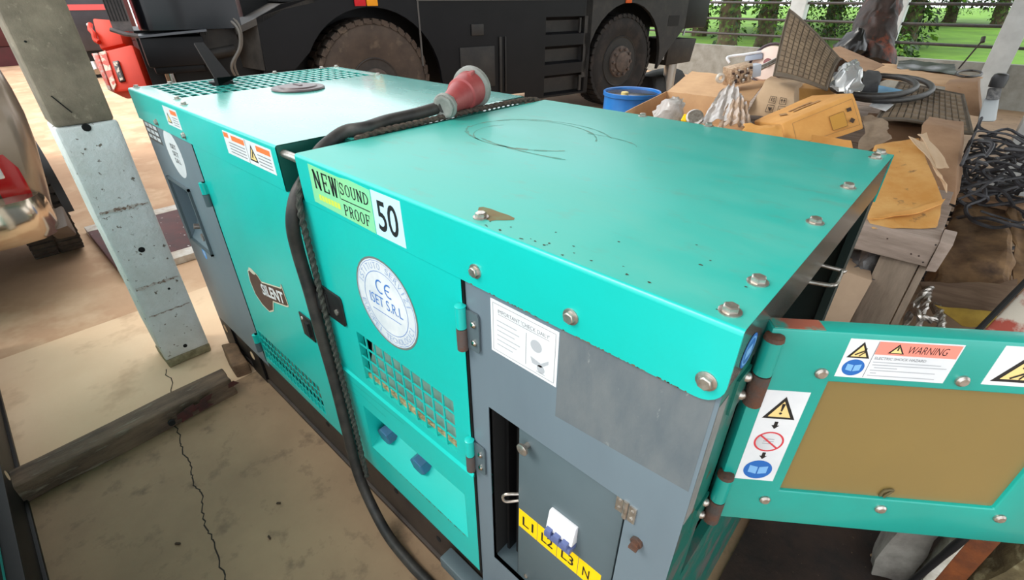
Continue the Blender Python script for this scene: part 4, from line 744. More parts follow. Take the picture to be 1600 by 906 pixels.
cb_(MB().tube(smooth_path([(-1.75, .1, 1.55), (-1.6, .0, 1.60), (-1.48, -.05, 1.5), (-1.5, -.05, 1.3), (-1.62, -.05, 1.12), (-1.60, .0, .95)], 6), .014, 8).tube(smooth_path([(-1.72, .12, 1.50), (-1.58, .0, 1.55), (-1.50, -.08, 1.45), (-1.53, -.08, 1.28), (-1.66, -.08, 1.1), (-1.62, .0, .95)], 6), .014, 8), 'hydraulic_hose', hose)
cb_(MB().tube([(-1.9, .1, 1.52), (-1.78, .0, 1.56), (-1.6, .0, 1.56)], .012, 6).cyl((-1.9, .15, 1.2), (-1.55, .15, 1.25), .07).box(-1.85, -1.5, .1, .4, 1.25, 1.45).cyl((-1.8, .0, 1.4), (-1.82, .0, 1.6), .012).cyl((-1.88, .0, 1.42), (-1.83, .0, 1.55), .01), 'winch_fittings', cdirt)
cb_(MB().hexa([(-1.9, -.04, 1.12), (-1.84, -.04, 1.14), (-1.84, .04, 1.14), (-1.9, .04, 1.12), (-1.72, -.06, .86), (-1.66, -.06, .88), (-1.66, .04, .88), (-1.72, .04, .86)]), 'brace', black)
# orange block in front of the crane
org = M('orange_paint', S(200, 46, 16), S(188, 42, 16), 4, .55, spec=.3)
pe = empty('hook_block', P(187, 144, 5.3), 'bright orange steel block with chipped striped edge in front of the black crane', 'hook block')
def px_prism(pts, d, thick, name, m, parent, **k):
    q = [P(x, y, d) for x, y in pts]; n_ = (q[1] - q[0]).cross(q[2] - q[0]).normalized(); n_ = n_ if n_.dot(CF) > 0 else -n_
    return MB().prism(q, n_ * thick).build(name, m, parent, **k)
px_prism([(157, 80), (206, 68), (231, 138), (176, 145)], 5.3, .2, 'lower_block', org, pe, bevel=.03); px_prism([(142, 27), (180, 30), (193, 68), (155, 77), (150, 58)], 5.35, .2, 'upper_block', org, pe, bevel=.03)
px_prism([(142, 83), (152, 82), (174, 142), (168, 140)], 5.32, .2, 'side_plate', M('chipped_steel', S(170, 150, 140), S(190, 70, 50), 10, .5, lo=.45, hi=.55), pe, bevel=.01)
px_prism([(154, 82), (164, 79), (181, 132), (177, 142), (168, 120)], 5.285, .01, 'chipped_stripes', M('striped_decal', S(205, 190, 170), S(190, 60, 40), 7, .5, lo=.48, hi=.52, spots=S(200, 160, 50), sscale=9), pe)
px_prism([(175, 96), (184, 94), (195, 126), (186, 128)], 5.28, .02, 'name_plate', M('plate_black', S(34, 30, 28), rough=.4), pe, bevel=.005); px_prism([(177, 98), (183, 97), (192, 124), (188, 126)], 5.27, .01, 'plate_marks', M('plate_marks', S(200, 180, 160), S(40, 32, 30), 14, .5, lo=.48, hi=.52), pe)
MB().tube(smooth_path([P(141, 38, 5.4), P(141, 46, 5.36), P(146, 52, 5.32), P(149, 62, 5.32), P(155, 66, 5.32)], 5), .025, 8).build('shackle', org, pe)
MB().cyl(P(146, 100, 5.4), P(152, 112, 5.4), .05).cyl(P(139, 38, 5.4), P(141, 42, 5.4), .025).build('pin', M('pin_steel', S(200, 196, 190), rough=.3, metal=.7), pe)
# far vehicles at upper left
tr = empty('red_truck', (-21.5, 1.5, 0), 'dark red truck side far behind the pillar at the upper left', 'truck')
mr = M('dark_maroon_paint', S(80, 20, 34), S(64, 18, 28), 3, .35, coat=.3); rd = M('lit_maroon_paint', S(172, 22, 46), S(150, 18, 40), 3, .35, coat=.3)  # light on the truck's left end put into a brighter red
MB().box(-22.5, -21.5, .8, 4.5, .5, 3.5).build('cab_panel', mr, tr, bevel=.05); MB().box(-22.5, -21.3, -4.5, .8, .4, 3.5).build('load_body', rd, tr, bevel=.05); MB().box(-22.4, -21.5, -4.5, 4.5, 0, .5).build('skirt', mr, tr)
fv = empty('parked_truck', (-16.5, 2.3, 0), 'dark parked truck front with red stripe far beyond the orange block', 'truck')
dkv = M('dark_vehicle', S(56, 52, 58), S(44, 42, 46), 3, .4); MB().box(-17.5, -16.5, 1.7, 2.9, .6, 1.75).build('bumper_body', dkv, fv, bevel=.05); MB().box(-17.5, -16.48, 1.7, 2.9, 1.48, 1.6).build('red_stripe', M('stripe_red', S(220, 90, 90), rough=.4), fv); MB().box(-17.6, -16.6, 1.7, 2.9, 1.75, 3).build('windscreen', M('dark_glass', S(170, 176, 186), rough=.15), fv); MB().box(-17.3, -16.6, 1.8, 2.8, 0, .6).build('wheels_block', black, fv)
# ---------------------------------------------------------------- fence, low wall, posts
fy = lambda x: 12.25 - .0875 * x
wall_m = M('grey_render', S(150, 150, 144), S(126, 124, 116), 4, .85, bump=.1); wp = M('white_post_paint', S(206, 210, 210), S(186, 190, 190), 3, .7, bump=.05)
mb = MB(); mb.hexa([(-9, fy(-9) - .08, 0), (5, fy(5) - .08, 0), (5, fy(5) + .1, 0), (-9, fy(-9) + .1, 0), (-9, fy(-9) - .08, .72), (5, fy(5) - .08, .72), (5, fy(5) + .1, .72), (-9, fy(-9) + .1, .72)]); struct(mb.build('wall_back', wall_m, smooth=0), 'low grey wall under the rail fence')
railm = M('rail_dark_steel', S(52, 50, 52), S(70, 62, 58), 20, .6)
for z, w in ((.97, 'lowest'), (1.29, 'middle'), (1.62, 'highest')):
    tag(MB().tube([(-9, fy(-9), z), (5, fy(5), z)], .026, 8).build('fence_rail', railm), 'dark steel fence rail, the %s of the three in view' % w, 'rail', 'fence rails')
for x, l in ((-3.45, 'white fence post behind the upright rubber mat'), (-1.66, 'pale fence post half hidden by the rusty wrapped bundle'), (.13, 'white fence post at the right end of the rails')):
    pw = .15 if x < 0 else .17
    tag(MB().box(x - pw, x + pw, fy(x) - .15, fy(x) + .15, 0, 4.3).build('fence_post', wp, bevel=.01), l, 'post', 'fence posts')
a = PZ(1541, 297, 0); b_ = PZ(1580, 304, 0)
pier = empty('painted_pier', (a.x + .3, a.y + .15, 0), 'wide white painted pier with a black painted stripe at the right edge', 'pillar')
MB().box(a.x, a.x + .62, a.y, a.y + .3, 0, 4.3).build('shaft', wp, pier, bevel=.008)
q = Pl((a.x, a.y, 0), (1, 0, 0), (0, 0, 1)); mb = MB(); q.poly(mb, [(.17, .0), (.25, .0), (.26, .16), (.32, .27), (.45, .36), (.45, .47), (.30, .40), (.20, .28), (.18, .15)], .002); mb.build('painted_stripe', black, pier); mb = MB(); q.poly(mb, [(.285, .29), (.35, .34), (.345, .36), (.28, .31)], .004); mb.build('painted_mark', white, pier)
# wrapped bundle leaning on the middle post
bd = empty('wrapped_bundle', P(1345, 105, 7.6) , 'tall rusty brown bundle wrapped in shiny black plastic leaning on a fence post', 'bundle')
bw = M('shiny_brown_wrap', S(50, 30, 24), S(22, 17, 15), 6, .6, bump=.4, bscale=18, spots=S(120, 52, 26), sscale=4, slo=.55, shi=.7, stretch=(1, 1, .35)); bpk = M('shiny_black_bag', S(14, 14, 16), S(24, 23, 25), 5, .3, coat=.15)
A0, A1 = P(1346, 112, 7.5), P(1392, -45, 7.5)
MB().tube([A0.lerp(A1, t / 14) for t in range(15)], [.36 - .012 * t + (.05 if t < 3 else 0) for t in range(15)], 40).build('wrapping', bw, bd, crumple=.06, cscale=5, cuts=1)
MB().lathe(P(1322, 92, 7.3), (.1, 0, 1), [(0, .05), (.04, .17), (.15, .22), (.27, .17), (.36, .07), (.42, .02)], 24).build('black_bag', bpk, bd, crumple=.05, cscale=8, cuts=1)
# ---------------------------------------------------------------- planting beyond
leafs = [M('leaf_green', S(78, 120, 36), S(50, 86, 28), .8, .6), M('leaf_dark', S(44, 70, 30), S(28, 48, 22), .8, .6), M('leaf_lime', S(124, 158, 56), S(86, 126, 40), .8, .6)]
bark = M('palm_bark', S(92, 76, 58), S(58, 50, 38), 5, .9, bump=.6, bscale=12, spots=S(84, 110, 50), sscale=6, slo=.52, shi=.62)
def leaves(mb, c, rx, rz, n, size, droop=.4):
    for _ in range(n):
        a = rnd.random() * 6.283; u = rnd.random() ** .5; z = rnd.uniform(-1, 1); k = math.sqrt(max(0, 1 - z * z)); p = V(c) + V((math.cos(a) * rx * u * k, math.sin(a) * rx * u * k, z * rz))
        d = V((math.cos(a + rnd.uniform(-1, 1)), math.sin(a + rnd.uniform(-1, 1)), rnd.uniform(-.9, .5) - droop * .3)).normalized(); s = size * rnd.uniform(.5, 1.3); e = d.cross(V((rnd.uniform(-1, 1), rnd.uniform(-1, 1), 1))).normalized() * s * .28
        m = rnd.choice((0, 1, 1, 2)); mb.poly([p, p + d * s * .5 + e, p + d * s + V((0, 0, -s * .2)), p + d * s * .5 - e], m)
def tree(px, d, r, label, cr=1.6, n=700, extra=None):
    b = P(px, 60, d); b.z = -.25; t = empty('tree', b, label, 'tree', 'trees beyond the fence')
    MB().tube([b + V((.05 * math.sin(k), .04 * math.cos(k * 2), .35 * k)) for k in range(14)], [r * (1.15 - .03 * k) * (1 + .08 * math.sin(k * 2.1)) for k in range(14)], 14).build('trunk', bark, t, crumple=r * .25, cscale=5, cuts=0)
    mb = MB(); leaves(mb, b + V((0, 0, 6.0)), cr * 1.6, 3.4, n * 2, .75); leaves(mb, b + V((0, 0, 2.2)), cr, .7, n // 3, .22); leaves(mb, b + V((0, 0, 1.1)), r * 1.5, 1.0, 260, .16)
    if extra: leaves(mb, b + V(extra[:3]), extra[3], extra[4], extra[5], .24)
    f = mb.build('foliage', leafs, t, smooth=0); f['kind'] = 'stuff'
tree(1135, 17, .33, 'fern covered palm trunk nearest the crane'); tree(1193, 19, .30, 'second palm trunk from the crane, just left of the first fence post'); tree(1292, 24, .3, 'tree trunk between the upright mat and the wrapped bundle', 2.2, 900)
tree(1415, 20, .30, 'leafy tree just right of the wrapped bundle', 2.2, 900, (0, 0, .9, 1.0, .9, 420)); tree(1470, 34, .35, 'far tree above the lawn, left of the right end post', 3.2, 1100, (2, 0, 1.9, 2.0, .6, 260)); tree(1545, 30, .3, 'far tree behind the right end fence post', 2.8, 900); tree(1240, 30, .35, 'distant tree behind the first white fence post', 3, 900); tree(1350, 36, .4, 'distant tree behind the wrapped bundle', 3.6, 1000); tree(1090, 26, .35, 'distant tree beside the crane rear', 3, 900)
def shrub(px, d, r, h, label, n=500):
    b = P(px, 60, d); b.z = gz(b.x, b.y) - .05; t = empty('shrub', b, label, 'shrub', 'shrubs beyond the fence'); mb = MB(); leaves(mb, b + V((0, 0, h * .5)), r, h * .55, n * 2, .17); f = mb.build('foliage', leafs, t, smooth=0); f['kind'] = 'stuff'
    MB().tube([b, b + V((.02, .02, h * .5))], [.04, .02], 6).build('stem', bark, t)
shrub(1408, 14, .45, 1.0, 'bushy shrub at the foot of the leafy tree', 420); shrub(1175, 14.5, .8, .55, 'grey green low shrub behind the low wall', 300); shrub(1262, 22, 1.4, 1.6, 'round shrub behind the upright mat'); shrub(1330, 26, 1.6, 1.7, 'shrub beyond the wrapped bundle'); shrub(1450, 44, 5, 3.2, 'wide hedge at the top of the lawn', 700); shrub(1540, 46, 5, 3.4, 'wide hedge behind the right end post', 700)
# ---------------------------------------------------------------- blue drum
c = P(988, 142, 5.15); dr = empty('plastic_drum', (c.x, c.y, 0), 'blue plastic drum with dark wet lid standing beside the crane wheel', 'drum'); zt = c.z; blue = M('blue_drum', S(36, 120, 196), S(30, 100, 176), 4, .35, bump=.04)
MB().lathe((c.x, c.y, 0), (0, 0, 1), [(0, .27), (.02, .29), (.3, .295), (.31, .30), (.34, .30), (.35, .295), (.6, .295), (.61, .30), (.64, .30), (.65, .295), (zt - .05, .29), (zt - .04, .305), (zt - .005, .305), (zt, .30), (zt - .005, .285), (zt - .03, .28), (zt - .03, .001)], 44).build('shell', blue, dr)
MB().lathe((c.x, c.y, zt - .028), (0, 0, 1), [(0, .278), (.004, .27), (.004, .001)], 40).build('wet_lid', M('dark_wet_lid', S(40, 42, 46), S(62, 56, 52), 5, .25), dr); bp_ = P(977, 140, 5.05); MB().lathe((bp_.x, bp_.y, zt - .026), (0, 0, 1), [(0, .04), (.03, .038), (.035, .03)], 16).build('bung', M('yellow_bung', S(206, 186, 120), rough=.5), dr)
# ---------------------------------------------------------------- plank platform with the heap
wood = M('grey_weathered_wood', S(170, 152, 140), S(140, 124, 112), 6, .85, bump=.3, bscale=30, stretch=(.5, 3, 3)); woodv = M('grey_weathered_upright', S(146, 130, 114), S(114, 100, 86), 6, .85, bump=.35, bscale=30, stretch=(3, 3, .5))
pf = empty('plank_platform', (-1.1, 4.2, 0), 'weathered grey plank platform behind the generator carrying the heap of cartons', 'table')
for k in range(14): MB().box(-2.2, (.205, .205, .19, .12)[k] if k < 4 else .05, 2.31 + k * .29, 2.31 + k * .29 + .27, .755, .78).build('plank', wood, pf, bevel=.003)
MB().box(-.42, .205, 2.262, 2.295, .655, .788).build('front_rail', wood, pf, bevel=.004, cuts=2, crumple=.004); MB().box(-2.2, -.43, 2.262, 2.295, .66, .785).build('front_rail', wood, pf, bevel=.004); MB().hexa([(.207, 2.25, .64), (.245, 2.27, .64), (.245, 2.42, .67), (.207, 2.42, .67), (.207, 2.25, .79), (.255, 2.27, .785), (.255, 2.42, .80), (.207, 2.42, .80)]).build('end_block', wood, pf, bevel=.004)
for x in (.02, -1.1, -2.1):
    MB().box(x, x + .155, 2.30, 2.335, 0, .75).build('leg', woodv, pf, bevel=.004); MB().box(x + .16, x + .19, 2.30, 2.42, 0, .75).build('leg_brace', woodv, pf, bevel=.003); MB().box(x - .12, x, 6.2, 6.25, 0, .75).build('leg', woodv, pf)
for p in ((.02, .745), (.13, .70), (.16, .70), (.198, .77), (.185, .675)): MB().lathe((p[0], 2.262, p[1]), (0, -1, 0), [(0, .004), (.002, .004)], 8).build('nail', rustdk, pf)
card = M('kraft_card', S(196, 158, 118), S(182, 144, 106), 5, .8, bump=.04, bscale=60); card2 = M('orange_kraft_card', S(222, 164, 90), S(206, 146, 74), 4, .75, bump=.05, bscale=50); card3 = M('dull_card', S(168, 134, 104), S(150, 116, 88), 5, .85, bump=.05); cardp = M('pinkish_card', S(206, 178, 146), S(196, 166, 134), 5, .8); card4 = M('worn_orange_card', S(216, 168, 100), S(200, 140, 66), 5, .75, bump=.1, bscale=40, spots=S(110, 86, 60), sscale=16, slo=.62, shi=.75)
printm = M('box_print', S(66, 52, 42), rough=.8); printl = M('box_print_faint', S(168, 128, 82), rough=.8)
def carton(name, label, front_, depth_vec, m, crumple=.0, cuts=0, bevel=.006, cat='box', grp=None):
    """front_: four corners BL BR TR TL; depth_vec: back direction(s)"""
    q = [V(p) for p in front_]; dv = depth_vec if isinstance(depth_vec, list) else [V(depth_vec)] * 4
    c_ = sum(q, V((0, 0, 0))) / 4; zmin = min([p.z for p in q] + [(p + e).z for p, e in zip(q, dv)]); t = empty(name, (c_.x, c_.y, zmin), label, cat, grp)
    MB().hexa([q[0], q[1], q[1] + dv[1], q[0] + dv[0], q[3], q[2], q[2] + dv[2], q[3] + dv[3]]).build('carton', m, t, bevel=bevel, cuts=cuts, crumple=crumple); return t
def on(q, m, parent, name, polys, lift=.004):     # print on a quad given by BL BR TR TL, polys in 0..1 coordinates
    f = bil(*q); n_ = (V(q[1]) - V(q[0])).cross(V(q[3]) - V(q[0])).normalized(); n_ = n_ if n_.dot(EYE - V(q[0])) > 0 else -n_; mb = MB()
    for pl in polys: mb.poly([f(u, v) + n_ * lift for u, v in pl])
    return mb.build(name, m, parent, smooth=0)
def rc(a, b, c, d): return [(a, c), (b, c), (b, d), (a, d)]
def frame_(a, b, c, d, w=.004, wv=None):
    wv = wv or w; return [rc(a, b, c, c + wv), rc(a, b, d - wv, d), rc(a, a + w, c, d), rc(b - w, b, c, d)]
dq = 3.3
fq = [P(1226, 222, dq), P(1351, 201, dq - .05), P(1334, 145, dq), P(1222, 193, dq + .02)]
fq[0] = P(1232, 238, dq - .05)
ct = carton('carton', 'bright orange carton lying tilted beside the generator roof, printed label panel on its side', fq, [P(1186, 222, dq + .4) - fq[0], P(1286, 195, dq + .45) - fq[1], P(1270, 148, dq + .45) - fq[2], P(1177, 189, dq + .4) - fq[3]], card2, .006, 3, .012)
on(fq, printl, ct, 'printed_frame', frame_(.12, .95, .12, .86, .006, .012), .008); on(fq, M('label_ochre', S(196, 144, 62), rough=.7), ct, 'printed_panel', [rc(.60, .80, .2, .62)], .008)
on(fq, printm, ct, 'printed_marks', [rc(.84, .90, .56, .66), [(.87, .22), (.91, .30), (.87, .38), (.83, .30)]] + frame_(.60, .80, .2, .62, .003, .006), .0085)
tq = [fq[3], fq[2], P(1270, 148, dq + .45), P(1177, 189, dq + .4)]; on(tq, printl, ct, 'top_print', [rc(.35, .7, .5, .56), rc(.35, .75, .36, .42), [(.2, .5), (.25, .36), (.3, .5), (.25, .64)]], .006)
# crushed kraft carton at the corner
g0, g1, g2, g3 = P(1357, 342, 2.42), P(1476, 313, 2.45), P(1436, 216, 2.95), P(1366, 226, 3.0)
t = empty('crushed_carton', (.0, 2.5, .785), 'large crushed orange kraft carton on the platform corner with scuffed top', 'box'); dn_ = V((0, .12, -.05))
lo0, lo1 = P(1360, 362, 2.33), P(1460, 366, 2.34); lo0.z = max(lo0.z, .785); lo1.z = max(lo1.z, .785)
MB().hexa([lo0, lo1, g2 + V((.0, .0, -.28)), g3 + V((0, 0, -.28)), g0, g1, g2, g3]).build('carton', card4, t, bevel=.012, cuts=6, crumple=.009, cscale=7)
MB().sheet(bil(P(1357, 344, 2.40), P(1477, 314, 2.43), P(1472, 320, 2.40), P(1420, 336, 2.38)), 8, 3, .005).build('folded_flap', card2, t, crumple=.01, cscale=8)
MB().sheet(bil(P(1420, 212, 2.8), P(1445, 222, 2.75), P(1478, 300, 2.5), P(1470, 270, 2.55)), 6, 6, .004).build('torn_edge', cardp, t, crumple=.02, cscale=9)
# torn card and paper behind it
def sheet_thing(name, label, cs, m, th=.005, cr=.012, cat='cardboard', n=8, cscale=6, grp=None, fn=None): return tag(MB().sheet(fn or bil(*cs), n, n, th).build(name, m, crumple=cr, cscale=cscale), label, cat, grp)
sheet_thing('cardboard_sheet', 'torn curling brown cardboard strip behind the crushed carton', [P(1436, 208, 2.9), P(1448, 206, 2.95), P(1482, 265, 2.75), P(1462, 262, 2.7)], cardp, .005, .02)
carton('carton', 'brown creased carton standing under the flat rubber mat', [P(1440, 300, 2.85), P(1492, 322, 2.75), P(1500, 205, 3.1), P(1440, 195, 3.15)], (0.0, .35, 0), card3, .012, 3)
carton('carton', 'dull brown carton hidden in shadow below the flat rubber mat', [P(1352, 240, 3.5), P(1440, 250, 3.4), P(1440, 200, 3.5), P(1352, 190, 3.6)], (-.05, .4, 0), card3, .01, 3)
sheet_thing('paper_sheet', 'crumpled grey brown wrapping paper between the tilted carton and the crushed carton', [P(1340, 235, 3.1), P(1392, 225, 3.05), P(1388, 190, 3.2), P(1348, 175, 3.35)], M('grey_brown_paper', S(150, 132, 112), S(124, 106, 88), 9, .85), .003, .04, 'paper', 10)
sheet_thing('cardboard_sheet', 'small orange cardboard flap poking up in front of the tilted carton', [PZ(1262, 262, .785), PZ(1345, 275, .785), P(1330, 219, 2.95), P(1270, 210, 2.95)], card2, .005, .006)
sheet_thing('cardboard_sheet', 'wavy torn orange cardboard edge beside the generator roof', [P(1155, 212, 3.2), P(1225, 220, 3.15), P(1222, 194, 3.25), P(1165, 194, 3.3)], card2, .006, .03, cscale=10)
# carton with handling marks
hq = [P(1166, 180, 3.95), P(1240, 186, 3.85), P(1242, 136, 4.0), P(1196, 124, 4.1)]
t = carton('carton', 'pale carton with printed handling symbols below the upright rubber mat', hq, [V((-.05, .4, 0))] * 4, cardp, .006, 3)
for k, (u, s_) in enumerate(((.36, '10'), (.62, ''))):
    on(hq, printm, t, 'symbol', frame_(u, u + .17, .36, .56, .012, .014) + frame_(u, u + .17, .10, .31, .012, .014) + ([[(u + .03, .24), (u + .14, .24), (u + .085, .13)]] if k == 0 else [rc(u + .03, u + .14, .18, .22)]) + ([rc(u + .045, u + .065, .41, .52)] + frame_(u + .09, u + .135, .41, .52, .012, .014) if k == 0 else [rc(u + .045, u + .06, .41, .5), rc(u + .11, u + .125, .41, .5), [(u + .02, .47), (u + .085, .47), (u + .0525, .53)], [(u + .085, .47), (u + .15, .47), (u + .1175, .53)]]), .012)
carton('carton', 'orange brown carton end in shade under the upright rubber mat', [P(1240, 190, 4.0), P(1300, 175, 4.1), P(1300, 140, 4.2), P(1241, 138, 4.1)], (-.05, .35, 0), card2, .004, 2)
# open carton with bags
t = empty('open_carton', (-2.2, 3.9, .785), 'open brown carton with raised back flap, full of plastic bags', 'box')
L0, L1, R1 = P(972, 178, 3.6), P(1042, 143, 4.4), P(1172, 158, 3.9)
def wallq(a, b, name, zb=.785): MB().sheet(bil(V((a.x, a.y, zb)), V((b.x, b.y, zb)), b, a), 4, 3, .006).build(name, card, t, crumple=.004)
wallq(L0, L1, 'left_side'); wallq(L1, R1, 'back_side')
MB().sheet(bil(L1, R1, P(1200, 123, 4.35), P(1081, 111, 5.0)), 8, 6, .006).build('back_flap', card, t, crumple=.008)
MB().sheet(bil(V((L0.x, L0.y, .79)), V((L1.x, L1.y, .79)), V((R1.x, R1.y, .79)), V((R1.x + .1, R1.y - .7, .79))), 2, 2, .006).build('bottom', card, t)
plastic = M('milky_plastic_film', S(214, 208, 204), S(178, 168, 160), 10, .3, coat=.2, trans=.3, stretch=(3, 1, 1)); clear = M('clear_plastic_film', S(225, 230, 232), rough=.18, trans=.75, coat=.4)
def bag(name, label, cs, m, bulge, cr, n=12, th=.003):
    f = bil(*cs); nn = (V(cs[1]) - V(cs[0])).cross(V(cs[3]) - V(cs[0])).normalized(); nn = nn if nn.dot(EYE - V(cs[0])) > 0 else -nn
    return tag(MB().sheet(lambda u, v: f(u, v) + nn * bulge * math.sin(math.pi * u) * math.sin(math.pi * v), n, n, th).build(name, m, crumple=cr, cscale=14), label, 'plastic bag')
def bag_(name, label, cs, m, bulge, cr, n=22):
    f = bil(*cs); nn = (V(cs[1]) - V(cs[0])).cross(V(cs[3]) - V(cs[0])).normalized(); nn = nn if nn.dot(EYE - V(cs[0])) > 0 else -nn
    return tag(MB().sheet(lambda u, v: f(u, v) + nn * (bulge * math.sin(math.pi * u) * .7 + .012 * math.sin(u * 26 + v * 3) + .006 * math.sin(v * 17)), n, n, .003).build(name, m, crumple=cr * .35, cscale=14), label, 'plastic bag')
bag('plastic_bag', 'milky plastic bag with metal parts inside the open carton, left of the sleeve', [P(1015, 195, 3.6), P(1065, 200, 3.6), P(1068, 150, 3.9), P(1030, 160, 3.85)], plastic, .08, .03)
bag_('plastic_sleeve', 'long creased milky plastic sleeve leaning across the open carton flap', [P(1092, 196, 3.5), P(1175, 200, 3.5), P(1160, 150, 3.85), P(1130, 136, 4.0)], plastic, .08, .03)
bag_('plastic_sleeve', 'brownish creased plastic sheet at the right end of the open carton', [P(1120, 200, 3.42), P(1172, 205, 3.4), P(1168, 162, 3.6), P(1140, 158, 3.7)], M('brown_plastic_film', S(190, 164, 140), S(160, 134, 112), 9, .3, coat=.3), .06, .03)
tag(MB().lathe(P(1085, 186, 3.55), (.2, -.5, .5), [(-.06, .05), (.0, .06), (.03, .062), (.04, .05)], 20).build('metal_cap', zinc), 'round steel cap beside a yellow tag at the open carton edge', 'cap')
tag(MB().obox(P(1072, 187, 3.6), (.025, .01, 0), (0, .02, .02), (0, -.01, .02)).build('yellow_tag', yellow, bevel=.005), 'small yellow plastic tag at the open carton edge', 'tag')
# ratchet block on the flap
rb = empty('ratchet_block', P(1150, 128, 4.25), 'rusty machined metal block with eyelet lying on the open carton flap', 'machine part'); mtl = M('tan_metal', S(206, 180, 150), S(150, 118, 92), 40, .5, metal=.2, bump=.2); u1 = (P(1165, 115, 4.2) - P(1135, 122, 4.2)).normalized(); w1 = V((0, 0, 1)); v1_ = w1.cross(u1).normalized(); w1 = u1.cross(v1_)
cc = P(1152, 116, 4.15); MB().obox(cc, u1 * .10, v1_ * .07, w1 * .075).build('housing', mtl, rb, bevel=.012)
for k in range(-3, 4):
    for j in range(-1, 2): MB().obox(cc + u1 * (k * .026 + rnd.uniform(-.006, .006)) + w1 * (j * .042 + rnd.uniform(-.012, .012)) - v1_ * .072, u1 * rnd.uniform(.004, .014), v1_ * rnd.uniform(.006, .03), w1 * rnd.uniform(.006, .02)).build('rib', (mtl, rustdk, zinc)[(k * 2 + j) % 3], rb, bevel=.003)
MB().tube([cc - u1 * .15 + (u1 * math.cos(a) + w1 * math.sin(a)) * .03 for a in [math.radians(k * 24) for k in range(15)]], .014, 8, closed=True).build('eyelet', M('pale_steel', S(206, 200, 190), rough=.4, metal=.3), rb)
MB().obox(cc + u1 * .15, u1 * .04, v1_ * .045, w1 * .05).build('collar', M('blue_grey_plastic', S(186, 194, 206), rough=.4), rb, bevel=.008); MB().cyl(cc + u1 * .18, cc + u1 * .34 + w1 * .04, .022).build('shaft', zinc, rb)
tag(MB().tube(smooth_path([P(1140, 98, 4.4), P(1136, 91, 4.4), P(1142, 88, 4.4), P(1165, 85, 4.35), P(1190, 81, 4.3)], 5), .012, 8).build('bent_tube', M('white_plastic_tube', S(224, 226, 230), rough=.35)), 'thin white bent tube above the ratchet block', 'tube')
tag(MB().hexa([P(1163, 96, 4.35), P(1192, 92, 4.3), P(1192, 92, 4.6), P(1163, 96, 4.65), P(1165, 87, 4.35), P(1192, 82, 4.3), P(1192, 82, 4.6), P(1165, 87, 4.65)]).build('grey_bracket', M('bracket_blue_grey', S(160, 168, 184), rough=.4), bevel=.008), 'blue grey bracket behind the white bent tube', 'bracket')
wc = P(1201, 99, 4.3); wa = (EYE - wc).normalized() * .8 + V((-.3, 0, .2)); wa.normalize(); lm = empty('round_lamp', wc - V((0, 0, .15)), 'round pinkish disc with dark red hub and arched handle beside the upright mat', 'lamp'); MB().lathe(wc, wa, [(-.05, .14), (.0, .15), (.015, .14), (.02, .001)], 32).build('disc', M('pinkish_white_plastic', S(228, 204, 192), rough=.4), lm); MB().lathe(wc + wa * .02, wa, [(0, .035), (.03, .03)], 16).build('hub', M('dark_red_plastic', S(120, 28, 36), rough=.4), lm); ua = wa.orthogonal().normalized(); ub = wa.cross(ua)
MB().tube([wc + (ua * math.cos(a) + ub * math.sin(a)) * .165 for a in [math.radians(k * 15) for k in range(25)]], .012, 8).build('handle', M('purple_grey_rubber', S(72, 56, 64), rough=.5), lm)
# rubber mats
matm = M('dusty_rubber_mat', S(128, 110, 88), S(104, 88, 70), 10, .85, bump=.25, bscale=60, spots=S(150, 132, 108), sscale=40, slo=.6, shi=.75); mate = M('mat_edge_rubber', S(84, 74, 62), S(100, 88, 74), 10, .8)
def matthing(label, cs, bul, nu, nv, flip=1, wob=None):
    f0 = bil(*cs); cen = sum((V(c) for c in cs), V((0, 0, 0))) / 4; t = empty('rubber_mat', (cen.x, cen.y, min(V(c).z for c in cs)), label, 'mat', 'rubber car mats'); nn = (V(cs[1]) - V(cs[0])).cross(V(cs[3]) - V(cs[0])).normalized(); nn = nn if nn.dot(EYE - cen) > 0 else -nn
    f = lambda u, v: f0(u, v) + nn * (bul * math.sin(math.pi * u) * .6 + bul * math.sin(math.pi * v)) + (wob(u, v) if wob else V((0, 0, 0)))
    MB().sheet(f, 16, 16, .008).build('base', mate, t)
    mb = MB()
    for a in range(nu):
        for b in range(nv):
            u0, u1_, v0, v1 = .04 + .92 * (a + .07) / nu, .04 + .92 * (a + .93) / nu, .05 + .9 * (b + .07) / nv, .05 + .9 * (b + .93) / nv; i = .25
            q = [f(u0, v0), f(u1_, v0), f(u1_, v1), f(u0, v1)]; c_ = sum(q, V((0, 0, 0))) / 4; top = [p.lerp(c_, .14) + nn * .007 for p in q]
            mb.ring([q, top], False, True)
    pd = mb.build('tread_pads', matm, t); pd['kind'] = 'stuff'
    MB().tube([f(u, 0) for u in [k / 10 for k in range(11)]] + [f(1, v) for v in [k / 10 for k in range(1, 11)]] + [f(1 - u, 1) for u in [k / 10 for k in range(1, 11)]] + [f(0, 1 - v) for v in [k / 10 for k in range(1, 10)]], .008, 6, closed=True).build('rim', mate, t)
matthing('grey brown ribbed rubber mat curling upright among the cartons', [P(1209, 118, 4.0), P(1292, 141, 3.7), P(1312, 92, 3.9), P(1233, 14, 4.3)], .035, 9, 13)
matthing('grey brown ribbed rubber mat lying flat at the right end of the heap', [PZ(1368, 188, .99), PZ(1522, 205, .96), PZ(1505, 148, .99), PZ(1405, 128, 1.0)], .0, 12, 8, wob=lambda u, v: V((0, 0, .02 * math.sin(u * 5) * (1 - v))))
